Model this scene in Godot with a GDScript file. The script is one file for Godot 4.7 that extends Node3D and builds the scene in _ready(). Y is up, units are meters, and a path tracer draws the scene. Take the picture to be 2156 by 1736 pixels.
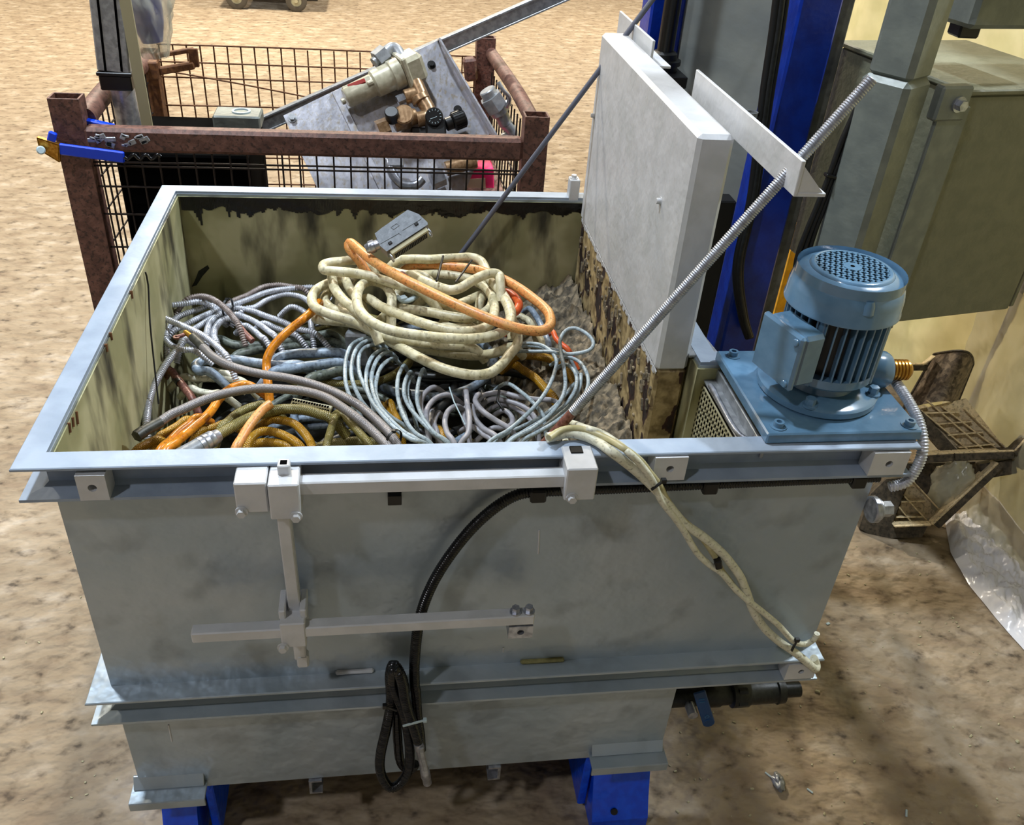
extends Node3D
# Workshop: a grey-painted coolant tank full of cables. Working coordinates have the rim of the tank at y = 0;
# every top-level node is lifted by RIM so that the floor lies at y = 0.
const RIM := 1.09
const FLOOR := -1.09
const W := 2156.0
const H := 1736.0
const FOC := 1866.36
const CAM := Vector3(0.5281, 0.8235, 1.0637)
var cam_basis := Basis(Vector3.UP, -0.1734) * Basis(Vector3.RIGHT, -0.601) * Basis(Vector3.BACK, 0.0812)
var M := {}
var names := {}
var rng := RandomNumberGenerator.new()
# crops of the photograph that paths were read from: origin and magnification
const CA := [280.0, 560.0, 4.312]
const CB := [640.0, 430.0, 3.9926]
const CC := [700.0, 640.0, 3.717]
const CD := [1100.0, 900.0, 2.507]
const CE := [600.0, 1340.0, 3.593]
const CF := [480.0, 0.0, 2.837]
const CG := [1760.0, 700.0, 3.101]
const CH := [0.0, 0.0, 2.7125]
const PXL := [0.0, 0.0, 1.0]

func _ready():
	rng.seed = 7
	# ---------- camera, sky, exposure
	var cam := Camera3D.new()
	cam.name = "camera"
	cam.fov = rad_to_deg(2.0 * atan(H / 2.0 / FOC))
	cam.near = 0.05
	cam.far = 80.0
	add_child(cam)
	cam.transform = Transform3D(cam_basis, CAM + Vector3(0, RIM, 0))
	cam.current = true
	var env := Environment.new()
	env.background_mode = Environment.BG_COLOR
	env.background_color = Color(0.16, 0.17, 0.19)
	env.tonemap_mode = Environment.TONE_MAPPER_LINEAR
	env.tonemap_exposure = 1.5
	env.sdfgi_enabled = true
	env.ssao_enabled = true
	env.ssil_enabled = true
	var we := WorldEnvironment.new()
	we.name = "environment"
	we.environment = env
	add_child(we)
	make_materials()
	# ---------- hall and its lamps
	hall()
	# x, y above rim, z, energy, colour
	for l in LAMPS:
		high_bay(Vector3(l[0], l[1], l[2]), l[3], l[4], l[5])
	# ---------- large things
	tank()
	mesh_crate()
	splash_panel()
	machine_column()
	control_cabinet()
	curtain()
	pump_motor()
	blue_feet()
	added_blocker()
	under_rails()
	clamp_frame()
	black_conduit()
	drain_valve()
	front_cables()
	tie_rods()
	strainer()
	crate_contents()
	cable_pile()
	right_clutter()
	far_cart()
	debris()
	finish()

const LAMPS := [
	[-1.0, 4.9, -1.3, 28.0, Color(0.90, 0.95, 1.0), "round high bay lamp above the left of the tank"],
	[4.3, 4.9, -1.6, 36.0, Color(0.92, 0.96, 1.0), "round high bay lamp above the plastic curtain"],
	[-0.8, 4.9, -7.5, 54.0, Color(1.0, 0.95, 0.86), "round high bay lamp above the open floor and its trolley"],
	[-5.2, 4.9, -7.0, 34.0, Color(1.0, 0.95, 0.86), "round high bay lamp above the far end of the floor by the left wall"],
	[3.5, 4.9, -8.5, 46.0, Color(1.0, 0.95, 0.86), "round high bay lamp above the far end of the floor behind the curtain"],
	[-2.4, 4.9, 2.6, 10.0, Color(0.96, 0.97, 1.0), "round high bay lamp behind the photographer on the left"],
]

# ================================================================ helpers
class MB:
	var v := PackedVector3Array()
	var n := PackedVector3Array()
	var t := PackedVector2Array()
	var i := PackedInt32Array()
	func tri(a: Vector3, b: Vector3, c: Vector3, out: Vector3) -> void:
		var x := (b - a).cross(c - a)
		if x.length_squared() < 1e-18:
			return
		x = x.normalized()
		if x.dot(out) < 0.0:
			x = -x
			var s := b; b = c; c = s
		var k := v.size()
		v.append(a); v.append(c); v.append(b)
		for q in 3:
			n.append(x)
		t.append(Vector2(a.x + a.z, a.y)); t.append(Vector2(c.x + c.z, c.y)); t.append(Vector2(b.x + b.z, b.y))
		i.append(k); i.append(k + 1); i.append(k + 2)
	func quad(a: Vector3, b: Vector3, c: Vector3, d: Vector3, out: Vector3) -> void:
		tri(a, b, c, out); tri(a, c, d, out)
	func box(c: Vector3, s: Vector3, basis := Basis(), bev := 0.0) -> void:
		var h := s * 0.5
		bev = minf(bev, minf(h.x, minf(h.y, h.z)) * 0.9)
		var ax := [basis.x, basis.y, basis.z]
		var hh := [h.x, h.y, h.z]
		for a in 3:
			var p := (a + 1) % 3
			var q := (a + 2) % 3
			for sg in [-1.0, 1.0]:
				var f: Vector3 = c + ax[a] * (sg * hh[a])
				var u: Vector3 = ax[p] * (hh[p] - bev)
				var w: Vector3 = ax[q] * (hh[q] - bev)
				quad(f - u - w, f + u - w, f + u + w, f - u + w, ax[a] * sg)
		if bev <= 0.0:
			return
		for a in 3:
			var p := (a + 1) % 3
			var q := (a + 2) % 3
			for sp in [-1.0, 1.0]:
				for sq in [-1.0, 1.0]:
					var e: Vector3 = ax[a] * (hh[a] - bev)
					var k1: Vector3 = c + ax[p] * (sp * hh[p]) + ax[q] * (sq * (hh[q] - bev))
					var k2: Vector3 = c + ax[p] * (sp * (hh[p] - bev)) + ax[q] * (sq * hh[q])
					quad(k1 - e, k1 + e, k2 + e, k2 - e, ax[p] * sp + ax[q] * sq)
		for sx in [-1.0, 1.0]:
			for sy in [-1.0, 1.0]:
				for sz in [-1.0, 1.0]:
					var o: Vector3 = ax[0] * sx + ax[1] * sy + ax[2] * sz
					var g: Vector3 = c + ax[0] * (sx * (hh[0] - bev)) + ax[1] * (sy * (hh[1] - bev)) + ax[2] * (sz * (hh[2] - bev))
					tri(g + ax[0] * (sx * bev), g + ax[1] * (sy * bev), g + ax[2] * (sz * bev), o)
	func bar(a: Vector3, b: Vector3, w: float, h: float, up := Vector3.UP, bev := 0.0) -> void:
		var z := (b - a).normalized()
		var x := up.cross(z)
		if x.length() < 0.01:
			x = Vector3.RIGHT.cross(z)
		x = x.normalized()
		box((a + b) * 0.5, Vector3(w, h, a.distance_to(b)), Basis(x, z.cross(x), z), bev)
	func prism(poly: PackedVector2Array, tr: Transform3D, depth: float) -> void:
		# polygon in tr's x-y plane, pushed along tr's z by depth
		var id := Geometry2D.triangulate_polygon(poly)
		var z := tr.basis.z
		for k in range(0, id.size(), 3):
			var a := tr * Vector3(poly[id[k]].x, poly[id[k]].y, 0)
			var b := tr * Vector3(poly[id[k + 1]].x, poly[id[k + 1]].y, 0)
			var c := tr * Vector3(poly[id[k + 2]].x, poly[id[k + 2]].y, 0)
			tri(a, b, c, -z)
			tri(a + z * depth, b + z * depth, c + z * depth, z)
		var area := 0.0
		for k in poly.size():
			area += poly[k].cross(poly[(k + 1) % poly.size()])
		for k in poly.size():
			var p := poly[k]
			var q := poly[(k + 1) % poly.size()]
			var o := Vector2(q.y - p.y, p.x - q.x) * signf(area)
			var a := tr * Vector3(p.x, p.y, 0)
			var b := tr * Vector3(q.x, q.y, 0)
			quad(a, b, b + z * depth, a + z * depth, tr.basis * Vector3(o.x, o.y, 0))
	func ring(c: Vector3, x: Vector3, y: Vector3, nz: Vector3, r: float, sides: int, nr: float, na: float, vv: float) -> void:
		for k in sides + 1:
			var a := TAU * k / sides
			var d := x * cos(a) + y * sin(a)
			v.append(c + d * r)
			n.append((d * nr + nz * na).normalized())
			t.append(Vector2(float(k) / sides, vv))
	func join(k0: int, k1: int, sides: int) -> void:
		for k in sides:
			i.append(k0 + k); i.append(k1 + k); i.append(k0 + k + 1)
			i.append(k0 + k + 1); i.append(k1 + k); i.append(k1 + k + 1)
	func tube(p: PackedVector3Array, r: float, sides := 10, cap := true, amp := 0.0, pitch := 0.006, taper := 0.0) -> void:
		if p.size() < 2:
			return
		var z := (p[1] - p[0]).normalized()
		var x := z.cross(Vector3.UP if absf(z.y) < 0.9 else Vector3.RIGHT).normalized()
		var s := 0.0
		var k0 := -1
		for q in p.size():
			var nz := ((p[mini(q + 1, p.size() - 1)] - p[maxi(q - 1, 0)])).normalized()
			x = (x - nz * x.dot(nz)).normalized()
			var y := nz.cross(x)
			if q > 0:
				s += p[q].distance_to(p[q - 1])
			var ph := TAU * s / pitch
			var rr := r * (1.0 + amp * sin(ph)) * (1.0 - taper * q / p.size())
			if q == 0 and cap:
				disc(p[0], x, y, rr, sides, -nz)
			var k := v.size()
			ring(p[q], x, y, nz, rr, sides, 1.0, -clampf(amp * r * TAU / pitch * cos(ph), -1.5, 1.5), s)
			if k0 >= 0:
				join(k0, k, sides)
			k0 = k
			z = nz
			if q == p.size() - 1 and cap:
				disc(p[q], x, y, rr, sides, nz)
	func disc(c: Vector3, x: Vector3, y: Vector3, r: float, sides: int, out: Vector3) -> void:
		for k in sides:
			var a := TAU * k / sides
			var b := TAU * (k + 1) / sides
			tri(c, c + (x * cos(a) + y * sin(a)) * r, c + (x * cos(b) + y * sin(b)) * r, out)
	func lathe(prof: Array, o: Vector3, basis := Basis(), sides := 24) -> void:
		# prof: [radius, height] along basis.y, from bottom to top
		var segs := prof.size() - 1
		var nn := []
		for k in segs:
			var d := Vector2(prof[k + 1][0] - prof[k][0], prof[k + 1][1] - prof[k][1])
			nn.append(Vector2(d.y, -d.x).normalized())
		for k in segs:
			if Vector2(prof[k + 1][0] - prof[k][0], prof[k + 1][1] - prof[k][1]).length() < 1e-6:
				continue
			var na: Vector2 = nn[k]
			var nb: Vector2 = nn[k]
			if k > 0 and nn[k - 1].dot(nn[k]) > 0.75:
				na = (nn[k - 1] + nn[k]).normalized()
			if k < segs - 1 and nn[k + 1].dot(nn[k]) > 0.75:
				nb = (nn[k + 1] + nn[k]).normalized()
			var k0 := v.size()
			ring(o + basis.y * prof[k][1], basis.x, -basis.z, basis.y, prof[k][0], sides, na.x, na.y, prof[k][1])
			var k1 := v.size()
			ring(o + basis.y * prof[k + 1][1], basis.x, -basis.z, basis.y, prof[k + 1][0], sides, nb.x, nb.y, prof[k + 1][1])
			join(k0, k1, sides)
	func cyl(a: Vector3, b: Vector3, r: float, sides := 16, bev := 0.0, r2 := -1.0) -> void:
		var y := (b - a).normalized()
		var x := y.cross(Vector3.UP if absf(y.y) < 0.9 else Vector3.RIGHT).normalized()
		var h := a.distance_to(b)
		var e := r if r2 < 0.0 else r2
		lathe([[0.0, 0.0], [r - bev, 0.0], [r, bev], [e, h - bev], [e - bev, h], [0.0, h]], a, Basis(x, y, x.cross(y)), sides)
	func grid(nu: int, nv: int, f: Callable) -> void:
		# smooth sheet of (nu+1) x (nv+1) points
		var k0 := v.size()
		var pts := PackedVector3Array()
		for b in nv + 1:
			for a in nu + 1:
				pts.append(f.call(float(a) / nu, float(b) / nv))
		for b in nv + 1:
			for a in nu + 1:
				var du := pts[b * (nu + 1) + mini(a + 1, nu)] - pts[b * (nu + 1) + maxi(a - 1, 0)]
				var dv := pts[mini(b + 1, nv) * (nu + 1) + a] - pts[maxi(b - 1, 0) * (nu + 1) + a]
				v.append(pts[b * (nu + 1) + a])
				n.append(du.cross(dv).normalized())
				t.append(Vector2(float(a) / nu, float(b) / nv))
		for b in nv:
			for a in nu:
				var p := k0 + b * (nu + 1) + a
				i.append(p); i.append(p + nu + 1); i.append(p + 1)
				i.append(p + 1); i.append(p + nu + 1); i.append(p + nu + 2)
	func mesh() -> ArrayMesh:
		var arr := []
		arr.resize(Mesh.ARRAY_MAX)
		arr[Mesh.ARRAY_VERTEX] = v
		arr[Mesh.ARRAY_NORMAL] = n
		arr[Mesh.ARRAY_TEX_UV] = t
		arr[Mesh.ARRAY_INDEX] = i
		var m := ArrayMesh.new()
		m.add_surface_from_arrays(Mesh.PRIMITIVE_TRIANGLES, arr)
		return m

func numbered(called: String) -> String:
	names[called] = names.get(called, -1) + 1
	return called if names[called] == 0 else "%s_%03d" % [called, names[called]]

func thing(called: String, label: String, category: String, group := "") -> Node3D:
	var o := Node3D.new()
	o.name = numbered(called)
	add_child(o)
	o.position.y = RIM
	o.set_meta("label", label)
	o.set_meta("category", category)
	if group:
		o.set_meta("group", group)
	return o

func part(parent: Node, called: String, mb: MB, mat: Material, label := "") -> MeshInstance3D:
	var o := MeshInstance3D.new()
	o.name = called
	o.mesh = mb.mesh()
	o.material_override = mat
	o.cast_shadow = GeometryInstance3D.SHADOW_CASTING_SETTING_ON
	parent.add_child(o, true)
	if label:
		o.set_meta("label", label)
	return o

func solo(called: String, label: String, category: String, mb: MB, mat: Material, group := "") -> MeshInstance3D:
	var o := part(self, numbered(called), mb, mat, label)
	o.position.y = RIM
	o.set_meta("category", category)
	if group:
		o.set_meta("group", group)
	return o

func struct(called: String, mb: MB, mat: Material, parent: Node = self) -> MeshInstance3D:
	var o := part(parent, called, mb, mat)
	if parent == self:
		o.position.y = RIM
		o.set_meta("kind", "structure")
	return o

func finish():
	# put every assembled thing's origin at its base
	for o in get_children():
		if o.get_class() != "Node3D":
			continue
		var box := AABB()
		var first := true
		for c in o.get_children():
			if c is MeshInstance3D:
				var b: AABB = c.transform * c.get_aabb()
				box = b if first else box.merge(b)
				first = false
		if first:
			continue
		var base := Vector3(box.get_center().x, box.position.y, box.get_center().z)
		o.position += base
		for c in o.get_children():
			c.position -= base

# ---------- from the photograph's pixels to places
func ray(u: float, v: float) -> Vector3:
	return cam_basis * Vector3((u - W / 2) / FOC, -(v - H / 2) / FOC, -1.0)
func onY(u: float, v: float, y: float) -> Vector3:
	var d := ray(u, v)
	return CAM + d * ((y - CAM.y) / d.y)
func onZ(u: float, v: float, z: float) -> Vector3:
	var d := ray(u, v)
	return CAM + d * ((z - CAM.z) / d.z)
func onX(u: float, v: float, x: float) -> Vector3:
	var d := ray(u, v)
	return CAM + d * ((x - CAM.x) / d.x)
func onP(u: float, v: float, q: Vector3, nrm: Vector3) -> Vector3:
	var d := ray(u, v)
	return CAM + d * ((q - CAM).dot(nrm) / d.dot(nrm))
func cr(c: Array, x: float, y: float) -> Vector2:
	return Vector2(c[0] + x / c[2], c[1] + y / c[2])
func lerp_list(ys: Array, f: float) -> float:
	if ys.size() == 1:
		return ys[0]
	var x := f * (ys.size() - 1)
	var k := mini(int(x), ys.size() - 2)
	return lerpf(ys[k], ys[k + 1], x - k)
func trail(c: Array, xy: Array, ys: Array, sink := 3) -> PackedVector3Array:
	# points read off the photograph, each at a height of the pile; ends dive into the pile
	var p := PackedVector3Array()
	var m := xy.size() / 2
	for k in m:
		var q := cr(c, xy[2 * k], xy[2 * k + 1])
		p.append(onY(q.x, q.y, lerp_list(ys, float(k) / maxf(1.0, m - 1))))
	if sink & 1:
		var d := (p[0] - p[1]).normalized() * 0.035
		p.insert(0, p[0] + d * Vector3(1, 0, 1) + Vector3(0, -0.035, 0))
	if sink & 2:
		var d := (p[p.size() - 1] - p[p.size() - 2]).normalized() * 0.035
		p.append(p[p.size() - 1] + d * Vector3(1, 0, 1) + Vector3(0, -0.035, 0))
	return p
func smooth(p: PackedVector3Array, step := 0.006) -> PackedVector3Array:
	var o := PackedVector3Array()
	for k in p.size() - 1:
		var a := p[maxi(k - 1, 0)]
		var b := p[k]
		var c := p[k + 1]
		var d := p[mini(k + 2, p.size() - 1)]
		var m := maxi(1, int(ceil(b.distance_to(c) / step)))
		for q in m:
			o.append(b.cubic_interpolate(c, a, d, float(q) / m))
	o.append(p[p.size() - 1])
	return o
func hexagon(r: float) -> PackedVector2Array:
	var p := PackedVector2Array()
	for k in 6:
		p.append(Vector2(cos(TAU * k / 6), sin(TAU * k / 6)) * r)
	return p
func axis(z: Vector3) -> Basis:
	z = z.normalized()
	var x := z.cross(Vector3.UP if absf(z.y) < 0.9 else Vector3.RIGHT).normalized()
	return Basis(x, z.cross(x), z)
func bolt(mb: MB, at: Vector3, dir: Vector3, r: float, h: float):
	var b := axis(dir)
	mb.cyl(at, at + dir.normalized() * h * 0.25, r * 1.45, 14)
	mb.prism(hexagon(r), Transform3D(b, at + dir.normalized() * h * 0.25), h * 0.75)
func holed_block(mb: MB, c: Vector3, s: Vector3, r: float, depth: float):
	# block with a round bore in its front (+z) face
	var h := s * 0.5
	for d in [[Vector3.RIGHT, Vector3(h.x, 0, 0), Vector3(0, h.y, 0), Vector3(0, 0, h.z)], [Vector3.UP, Vector3(0, h.y, 0), Vector3(h.x, 0, 0), Vector3(0, 0, h.z)]]:
		for sg in [-1.0, 1.0]:
			var f: Vector3 = c + d[1] * sg
			mb.quad(f - d[2] - d[3], f + d[2] - d[3], f + d[2] + d[3], f - d[2] + d[3], d[0] * sg)
	var f := c + Vector3(0, 0, h.z)
	for k in 16:
		var a := TAU * k / 16
		var b := TAU * (k + 1) / 16
		var da := Vector2(cos(a), sin(a))
		var db := Vector2(cos(b), sin(b))
		var ea := da / maxf(absf(da.x), absf(da.y)) * Vector2(h.x, h.y)
		var eb := db / maxf(absf(db.x), absf(db.y)) * Vector2(h.x, h.y)
		var pa := f + Vector3(da.x, da.y, 0) * r
		var pb := f + Vector3(db.x, db.y, 0) * r
		mb.quad(pa, pb, f + Vector3(eb.x, eb.y, 0), f + Vector3(ea.x, ea.y, 0), Vector3.BACK)
		var dz := Vector3(0, 0, -depth)
		mb.quad(pa, pb, pb + dz, pa + dz, -Vector3(da.x, da.y, 0))
		mb.tri(f + dz, pa + dz, pb + dz, Vector3.BACK)

# ================================================================ materials
func noise_tex(seed_: int, freq: float, offs: Array, cols: Array, kind := FastNoiseLite.TYPE_SIMPLEX_SMOOTH, oct := 4, size := 512) -> NoiseTexture2D:
	var f := FastNoiseLite.new()
	f.seed = seed_
	f.noise_type = kind
	f.frequency = freq
	f.fractal_octaves = oct
	var t := NoiseTexture2D.new()
	t.width = size
	t.height = size
	t.seamless = true
	t.noise = f
	var g := Gradient.new()
	g.offsets = PackedFloat32Array(offs)
	g.colors = PackedColorArray(cols)
	t.color_ramp = g
	return t
func bump_tex(seed_: int, freq: float, oct := 4) -> NoiseTexture2D:
	var f := FastNoiseLite.new()
	f.seed = seed_
	f.frequency = freq
	f.fractal_octaves = oct
	var t := NoiseTexture2D.new()
	t.width = 512
	t.height = 512
	t.seamless = true
	t.noise = f
	t.as_normal_map = true
	t.bump_strength = 6.0
	return t
func plain(col: Color, rough := 0.5, metal := 0.0) -> StandardMaterial3D:
	var m := StandardMaterial3D.new()
	m.albedo_color = col
	m.roughness = rough
	m.metallic = metal
	return m
func mottled(a: Color, b: Color, rough: float, metal: float, scale: float, seed_: int, freq := 0.015, lo := 0.3, hi := 0.7) -> StandardMaterial3D:
	var m := plain(Color.WHITE, rough, metal)
	m.albedo_texture = noise_tex(seed_, freq, [lo, hi], [a, b])
	m.uv1_triplanar = true
	m.uv1_world_triplanar = true
	m.uv1_scale = Vector3.ONE * scale
	return m
func stained(m: StandardMaterial3D, scale: Vector3, seed_: int, freq: float, offs: Array, cols: Array) -> StandardMaterial3D:
	# patches of another matter over the first colour
	m.detail_enabled = true
	m.detail_blend_mode = BaseMaterial3D.BLEND_MODE_MIX
	m.detail_uv_layer = BaseMaterial3D.DETAIL_UV_2
	m.detail_albedo = noise_tex(seed_, freq, offs, cols, FastNoiseLite.TYPE_SIMPLEX_SMOOTH, 5)
	m.uv2_triplanar = true
	m.uv2_world_triplanar = true
	m.uv2_scale = scale
	return m
func rough_relief(m: StandardMaterial3D, tex: Texture2D, amount: float) -> StandardMaterial3D:
	m.normal_enabled = true
	m.normal_texture = tex
	m.normal_scale = amount
	return m
func clear(c: Color) -> Color:
	return Color(c.r, c.g, c.b, 0.0)
func braid_material(a: Color, b: Color, rough: float, metal: float, su: float, sv: float) -> StandardMaterial3D:
	var img := Image.create(64, 64, false, Image.FORMAT_RGB8)
	var bmp := Image.create(64, 64, false, Image.FORMAT_RGB8)
	for y in 64:
		for x in 64:
			var p := fposmod((x + y) / 32.0, 1.0)
			var q := fposmod((x - y) / 32.0, 1.0)
			var over := (int(floor((x + y) / 32.0)) + int(floor((x - y + 64) / 32.0))) % 2 == 0
			var hgt := sin(PI * (p if over else q)) * (0.75 + 0.25 * sin(PI * (q if over else p)))
			img.set_pixel(x, y, a.lerp(b, hgt))
			bmp.set_pixel(x, y, Color(hgt, hgt, hgt))
	bmp.bump_map_to_normal_map(4.0)
	var m := plain(Color.WHITE, rough, metal)
	m.albedo_texture = ImageTexture.create_from_image(img)
	m.normal_enabled = true
	m.normal_texture = ImageTexture.create_from_image(bmp)
	m.uv1_scale = Vector3(su, sv, 1)
	return m

func make_materials():
	var fine := bump_tex(3, 0.05)
	var coarse := bump_tex(4, 0.012)
	# aluminium paint
	M.silver = rough_relief(mottled(Color(0.76, 0.765, 0.77), Color(0.80, 0.805, 0.815), 0.45, 0.2, 1.4, 11), fine, 0.10)
	M.silver_worn = stained(rough_relief(mottled(Color(0.63, 0.68, 0.72), Color(0.68, 0.72, 0.75), 0.38, 0.5, 0.7, 12, 0.008), fine, 0.12), Vector3(0.9, 0.9, 0.9), 13, 0.012, [0.0, 0.60, 0.82], [Color(0.42, 0.44, 0.45, 0), Color(0.42, 0.44, 0.45, 0), Color(0.42, 0.44, 0.45, 0.35)])
	M.rim = rough_relief(mottled(Color(0.55, 0.60, 0.665), Color(0.60, 0.65, 0.71), 0.55, 0.15, 1.2, 14), fine, 0.10)
	M.inner = stained(rough_relief(mottled(Color(0.58, 0.565, 0.41), Color(0.70, 0.68, 0.53), 0.65, 0.0, 1.0, 15, 0.009), coarse, 0.25), Vector3(1.7, 0.5, 1.7), 16, 0.009, [0.0, 0.46, 0.66, 0.82], [Color(0.2, 0.18, 0.11, 0), Color(0.2, 0.18, 0.11, 0), Color(0.18, 0.165, 0.11, 0.6), Color(0.09, 0.08, 0.06, 0.92)])
	M.rusty = stained(rough_relief(mottled(Color(0.46, 0.39, 0.25), Color(0.66, 0.58, 0.41), 0.75, 0.0, 3.0, 19), coarse, 0.6), Vector3(3.0, 1.6, 3.0), 20, 0.010, [0.0, 0.58, 0.61, 0.75], [Color(0.2, 0.09, 0.04, 0), Color(0.2, 0.09, 0.04, 0), Color(0.22, 0.10, 0.05, 1), Color(0.11, 0.055, 0.03, 1)])
	M.sludge = rough_relief(mottled(Color(0.22, 0.20, 0.16), Color(0.56, 0.50, 0.40), 0.8, 0.0, 5.0, 21), fine, 0.6)
	M.lumpy_black = rough_relief(mottled(Color(0.015, 0.015, 0.013), Color(0.05, 0.048, 0.04), 0.35, 0.0, 3.0, 22), coarse, 0.6)
	# floor
	var fl := plain(Color.WHITE, 0.85, 0.0)
	fl.albedo_texture = noise_tex(31, 0.012, [0.15, 0.4, 0.6, 0.85], [Color(0.52, 0.45, 0.365), Color(0.57, 0.505, 0.415), Color(0.595, 0.53, 0.44), Color(0.66, 0.605, 0.53)], FastNoiseLite.TYPE_SIMPLEX_SMOOTH, 8, 1024)
	fl.uv1_triplanar = true
	fl.uv1_world_triplanar = true
	fl.uv1_scale = Vector3(0.40, 0.7, 0.7)
	fl.uv1_offset = Vector3(0.3, 0.0, 0.2)
	M.floor = rough_relief(stained(fl, Vector3(1.5, 2.0, 2.0), 32, 0.016, [0.0, 0.56, 0.78, 0.92], [Color(0.36, 0.28, 0.20, 0), Color(0.36, 0.28, 0.20, 0), Color(0.30, 0.23, 0.16, 0.35), Color(0.18, 0.135, 0.10, 0.75)]), bump_tex(33, 0.06, 5), 0.5)
	M.hall_wall = mottled(Color(0.62, 0.63, 0.65), Color(0.68, 0.69, 0.70), 0.9, 0.0, 0.3, 34)
	M.ceiling = mottled(Color(0.62, 0.64, 0.67), Color(0.68, 0.70, 0.73), 0.9, 0.0, 0.3, 35)
	# blues
	M.blue = rough_relief(mottled(Color(0.0, 0.16, 0.56), Color(0.01, 0.20, 0.64), 0.32, 0.0, 2.0, 36), fine, 0.08)
	M.blue_foot = rough_relief(mottled(Color(0.0, 0.27, 0.84), Color(0.02, 0.33, 0.92), 0.3, 0.0, 4.0, 37), coarse, 0.3)
	M.blue_clamp = plain(Color(0.01, 0.25, 0.86), 0.35)
	M.motor = rough_relief(mottled(Color(0.33, 0.465, 0.57), Color(0.37, 0.505, 0.61), 0.22, 0.0, 3.0, 38), coarse, 0.06)
	M.motor.clearcoat_enabled = true
	M.motor.clearcoat = 0.6
	M.motor.clearcoat_roughness = 0.1
	M.motor_dark = plain(Color(0.05, 0.07, 0.08), 0.4)
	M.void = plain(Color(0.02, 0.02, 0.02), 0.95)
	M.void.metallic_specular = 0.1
	M.cabinet = rough_relief(mottled(Color(0.41, 0.415, 0.34), Color(0.45, 0.45, 0.37), 0.5, 0.0, 2.0, 39), fine, 0.2)
	M.post_grey = rough_relief(mottled(Color(0.42, 0.44, 0.42), Color(0.48, 0.50, 0.47), 0.38, 0.1, 2.0, 40), fine, 0.1)
	M.column_grey = rough_relief(mottled(Color(0.32, 0.32, 0.30), Color(0.42, 0.42, 0.39), 0.5, 0.1, 2.0, 41), fine, 0.1)
	M.plate_grey = rough_relief(mottled(Color(0.52, 0.54, 0.53), Color(0.62, 0.63, 0.60), 0.35, 0.3, 1.0, 42, 0.006), fine, 0.1)
	M.yellow = mottled(Color(0.90, 0.66, 0.02), Color(0.97, 0.74, 0.05), 0.45, 0.0, 3.0, 43)
	M.rod_steel = plain(Color(0.38, 0.39, 0.44), 0.45, 0.3)
	M.black = plain(Color(0.025, 0.025, 0.027), 0.4)
	M.black_rubber = plain(Color(0.03, 0.03, 0.032), 0.5)
	M.black_shine = plain(Color(0.03, 0.031, 0.036), 0.25)
	M.steel = rough_relief(mottled(Color(0.56, 0.57, 0.58), Color(0.66, 0.67, 0.68), 0.38, 0.5, 5.0, 44), fine, 0.15)
	M.zinc = rough_relief(mottled(Color(0.60, 0.61, 0.64), Color(0.74, 0.75, 0.78), 0.32, 0.75, 6.0, 45), fine, 0.1)
	M.conduit = rough_relief(mottled(Color(0.68, 0.69, 0.72), Color(0.82, 0.83, 0.86), 0.33, 0.4, 9.0, 46), fine, 0.1)
	M.conduit_brown = mottled(Color(0.46, 0.41, 0.39), Color(0.60, 0.56, 0.54), 0.4, 0.3, 9.0, 47)
	M.copper_brown = mottled(Color(0.36, 0.20, 0.16), Color(0.56, 0.38, 0.33), 0.45, 0.2, 14.0, 48)
	M.brown_steel = rough_relief(stained(mottled(Color(0.36, 0.235, 0.195), Color(0.46, 0.315, 0.265), 0.6, 0.0, 3.0, 49), Vector3.ONE * 4.0, 50, 0.03, [0.0, 0.58, 0.7], [Color(0.08, 0.06, 0.055, 0), Color(0.08, 0.06, 0.055, 0), Color(0.12, 0.09, 0.08, 0.6)]), fine, 0.2)
	M.rust_wire = mottled(Color(0.34, 0.20, 0.10), Color(0.46, 0.30, 0.16), 0.7, 0.1, 6.0, 51)
	M.dark_wire = mottled(Color(0.10, 0.065, 0.045), Color(0.17, 0.11, 0.075), 0.65, 0.1, 6.0, 52)
	# cables
	M.cream_hose = stained(mottled(Color(0.74, 0.70, 0.55), Color(0.85, 0.82, 0.70), 0.42, 0.0, 5.0, 53), Vector3.ONE * 4.5, 54, 0.03, [0.0, 0.64, 0.78], [Color(0.3, 0.23, 0.14, 0), Color(0.3, 0.23, 0.14, 0), Color(0.26, 0.20, 0.12, 0.6)])
	M.orange_hose = stained(mottled(Color(0.88, 0.56, 0.30), Color(0.84, 0.63, 0.37), 0.4, 0.0, 4.0, 55), Vector3.ONE * 8.0, 56, 0.03, [0.0, 0.64, 0.74], [Color(0.3, 0.18, 0.09, 0), Color(0.3, 0.18, 0.09, 0), Color(0.24, 0.15, 0.08, 0.7)])
	M.amber_hose = stained(mottled(Color(0.80, 0.46, 0.07), Color(0.84, 0.54, 0.13), 0.3, 0.0, 6.0, 57), Vector3.ONE * 9.0, 58, 0.03, [0.0, 0.62, 0.74], [Color(0.3, 0.16, 0.04, 0), Color(0.3, 0.16, 0.04, 0), Color(0.22, 0.12, 0.04, 0.7)])
	M.red_hose = mottled(Color(0.82, 0.30, 0.14), Color(0.86, 0.42, 0.20), 0.4, 0.0, 6.0, 59)
	M.grey_cable = stained(mottled(Color(0.59, 0.645, 0.67), Color(0.67, 0.72, 0.74), 0.4, 0.0, 6.0, 60), Vector3.ONE * 10.0, 61, 0.03, [0.0, 0.62, 0.74], [Color(0.2, 0.2, 0.2, 0), Color(0.2, 0.2, 0.2, 0), Color(0.2, 0.2, 0.19, 0.7)])
	M.mauve_cable = mottled(Color(0.55, 0.545, 0.565), Color(0.64, 0.63, 0.65), 0.4, 0.0, 6.0, 62)
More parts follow.
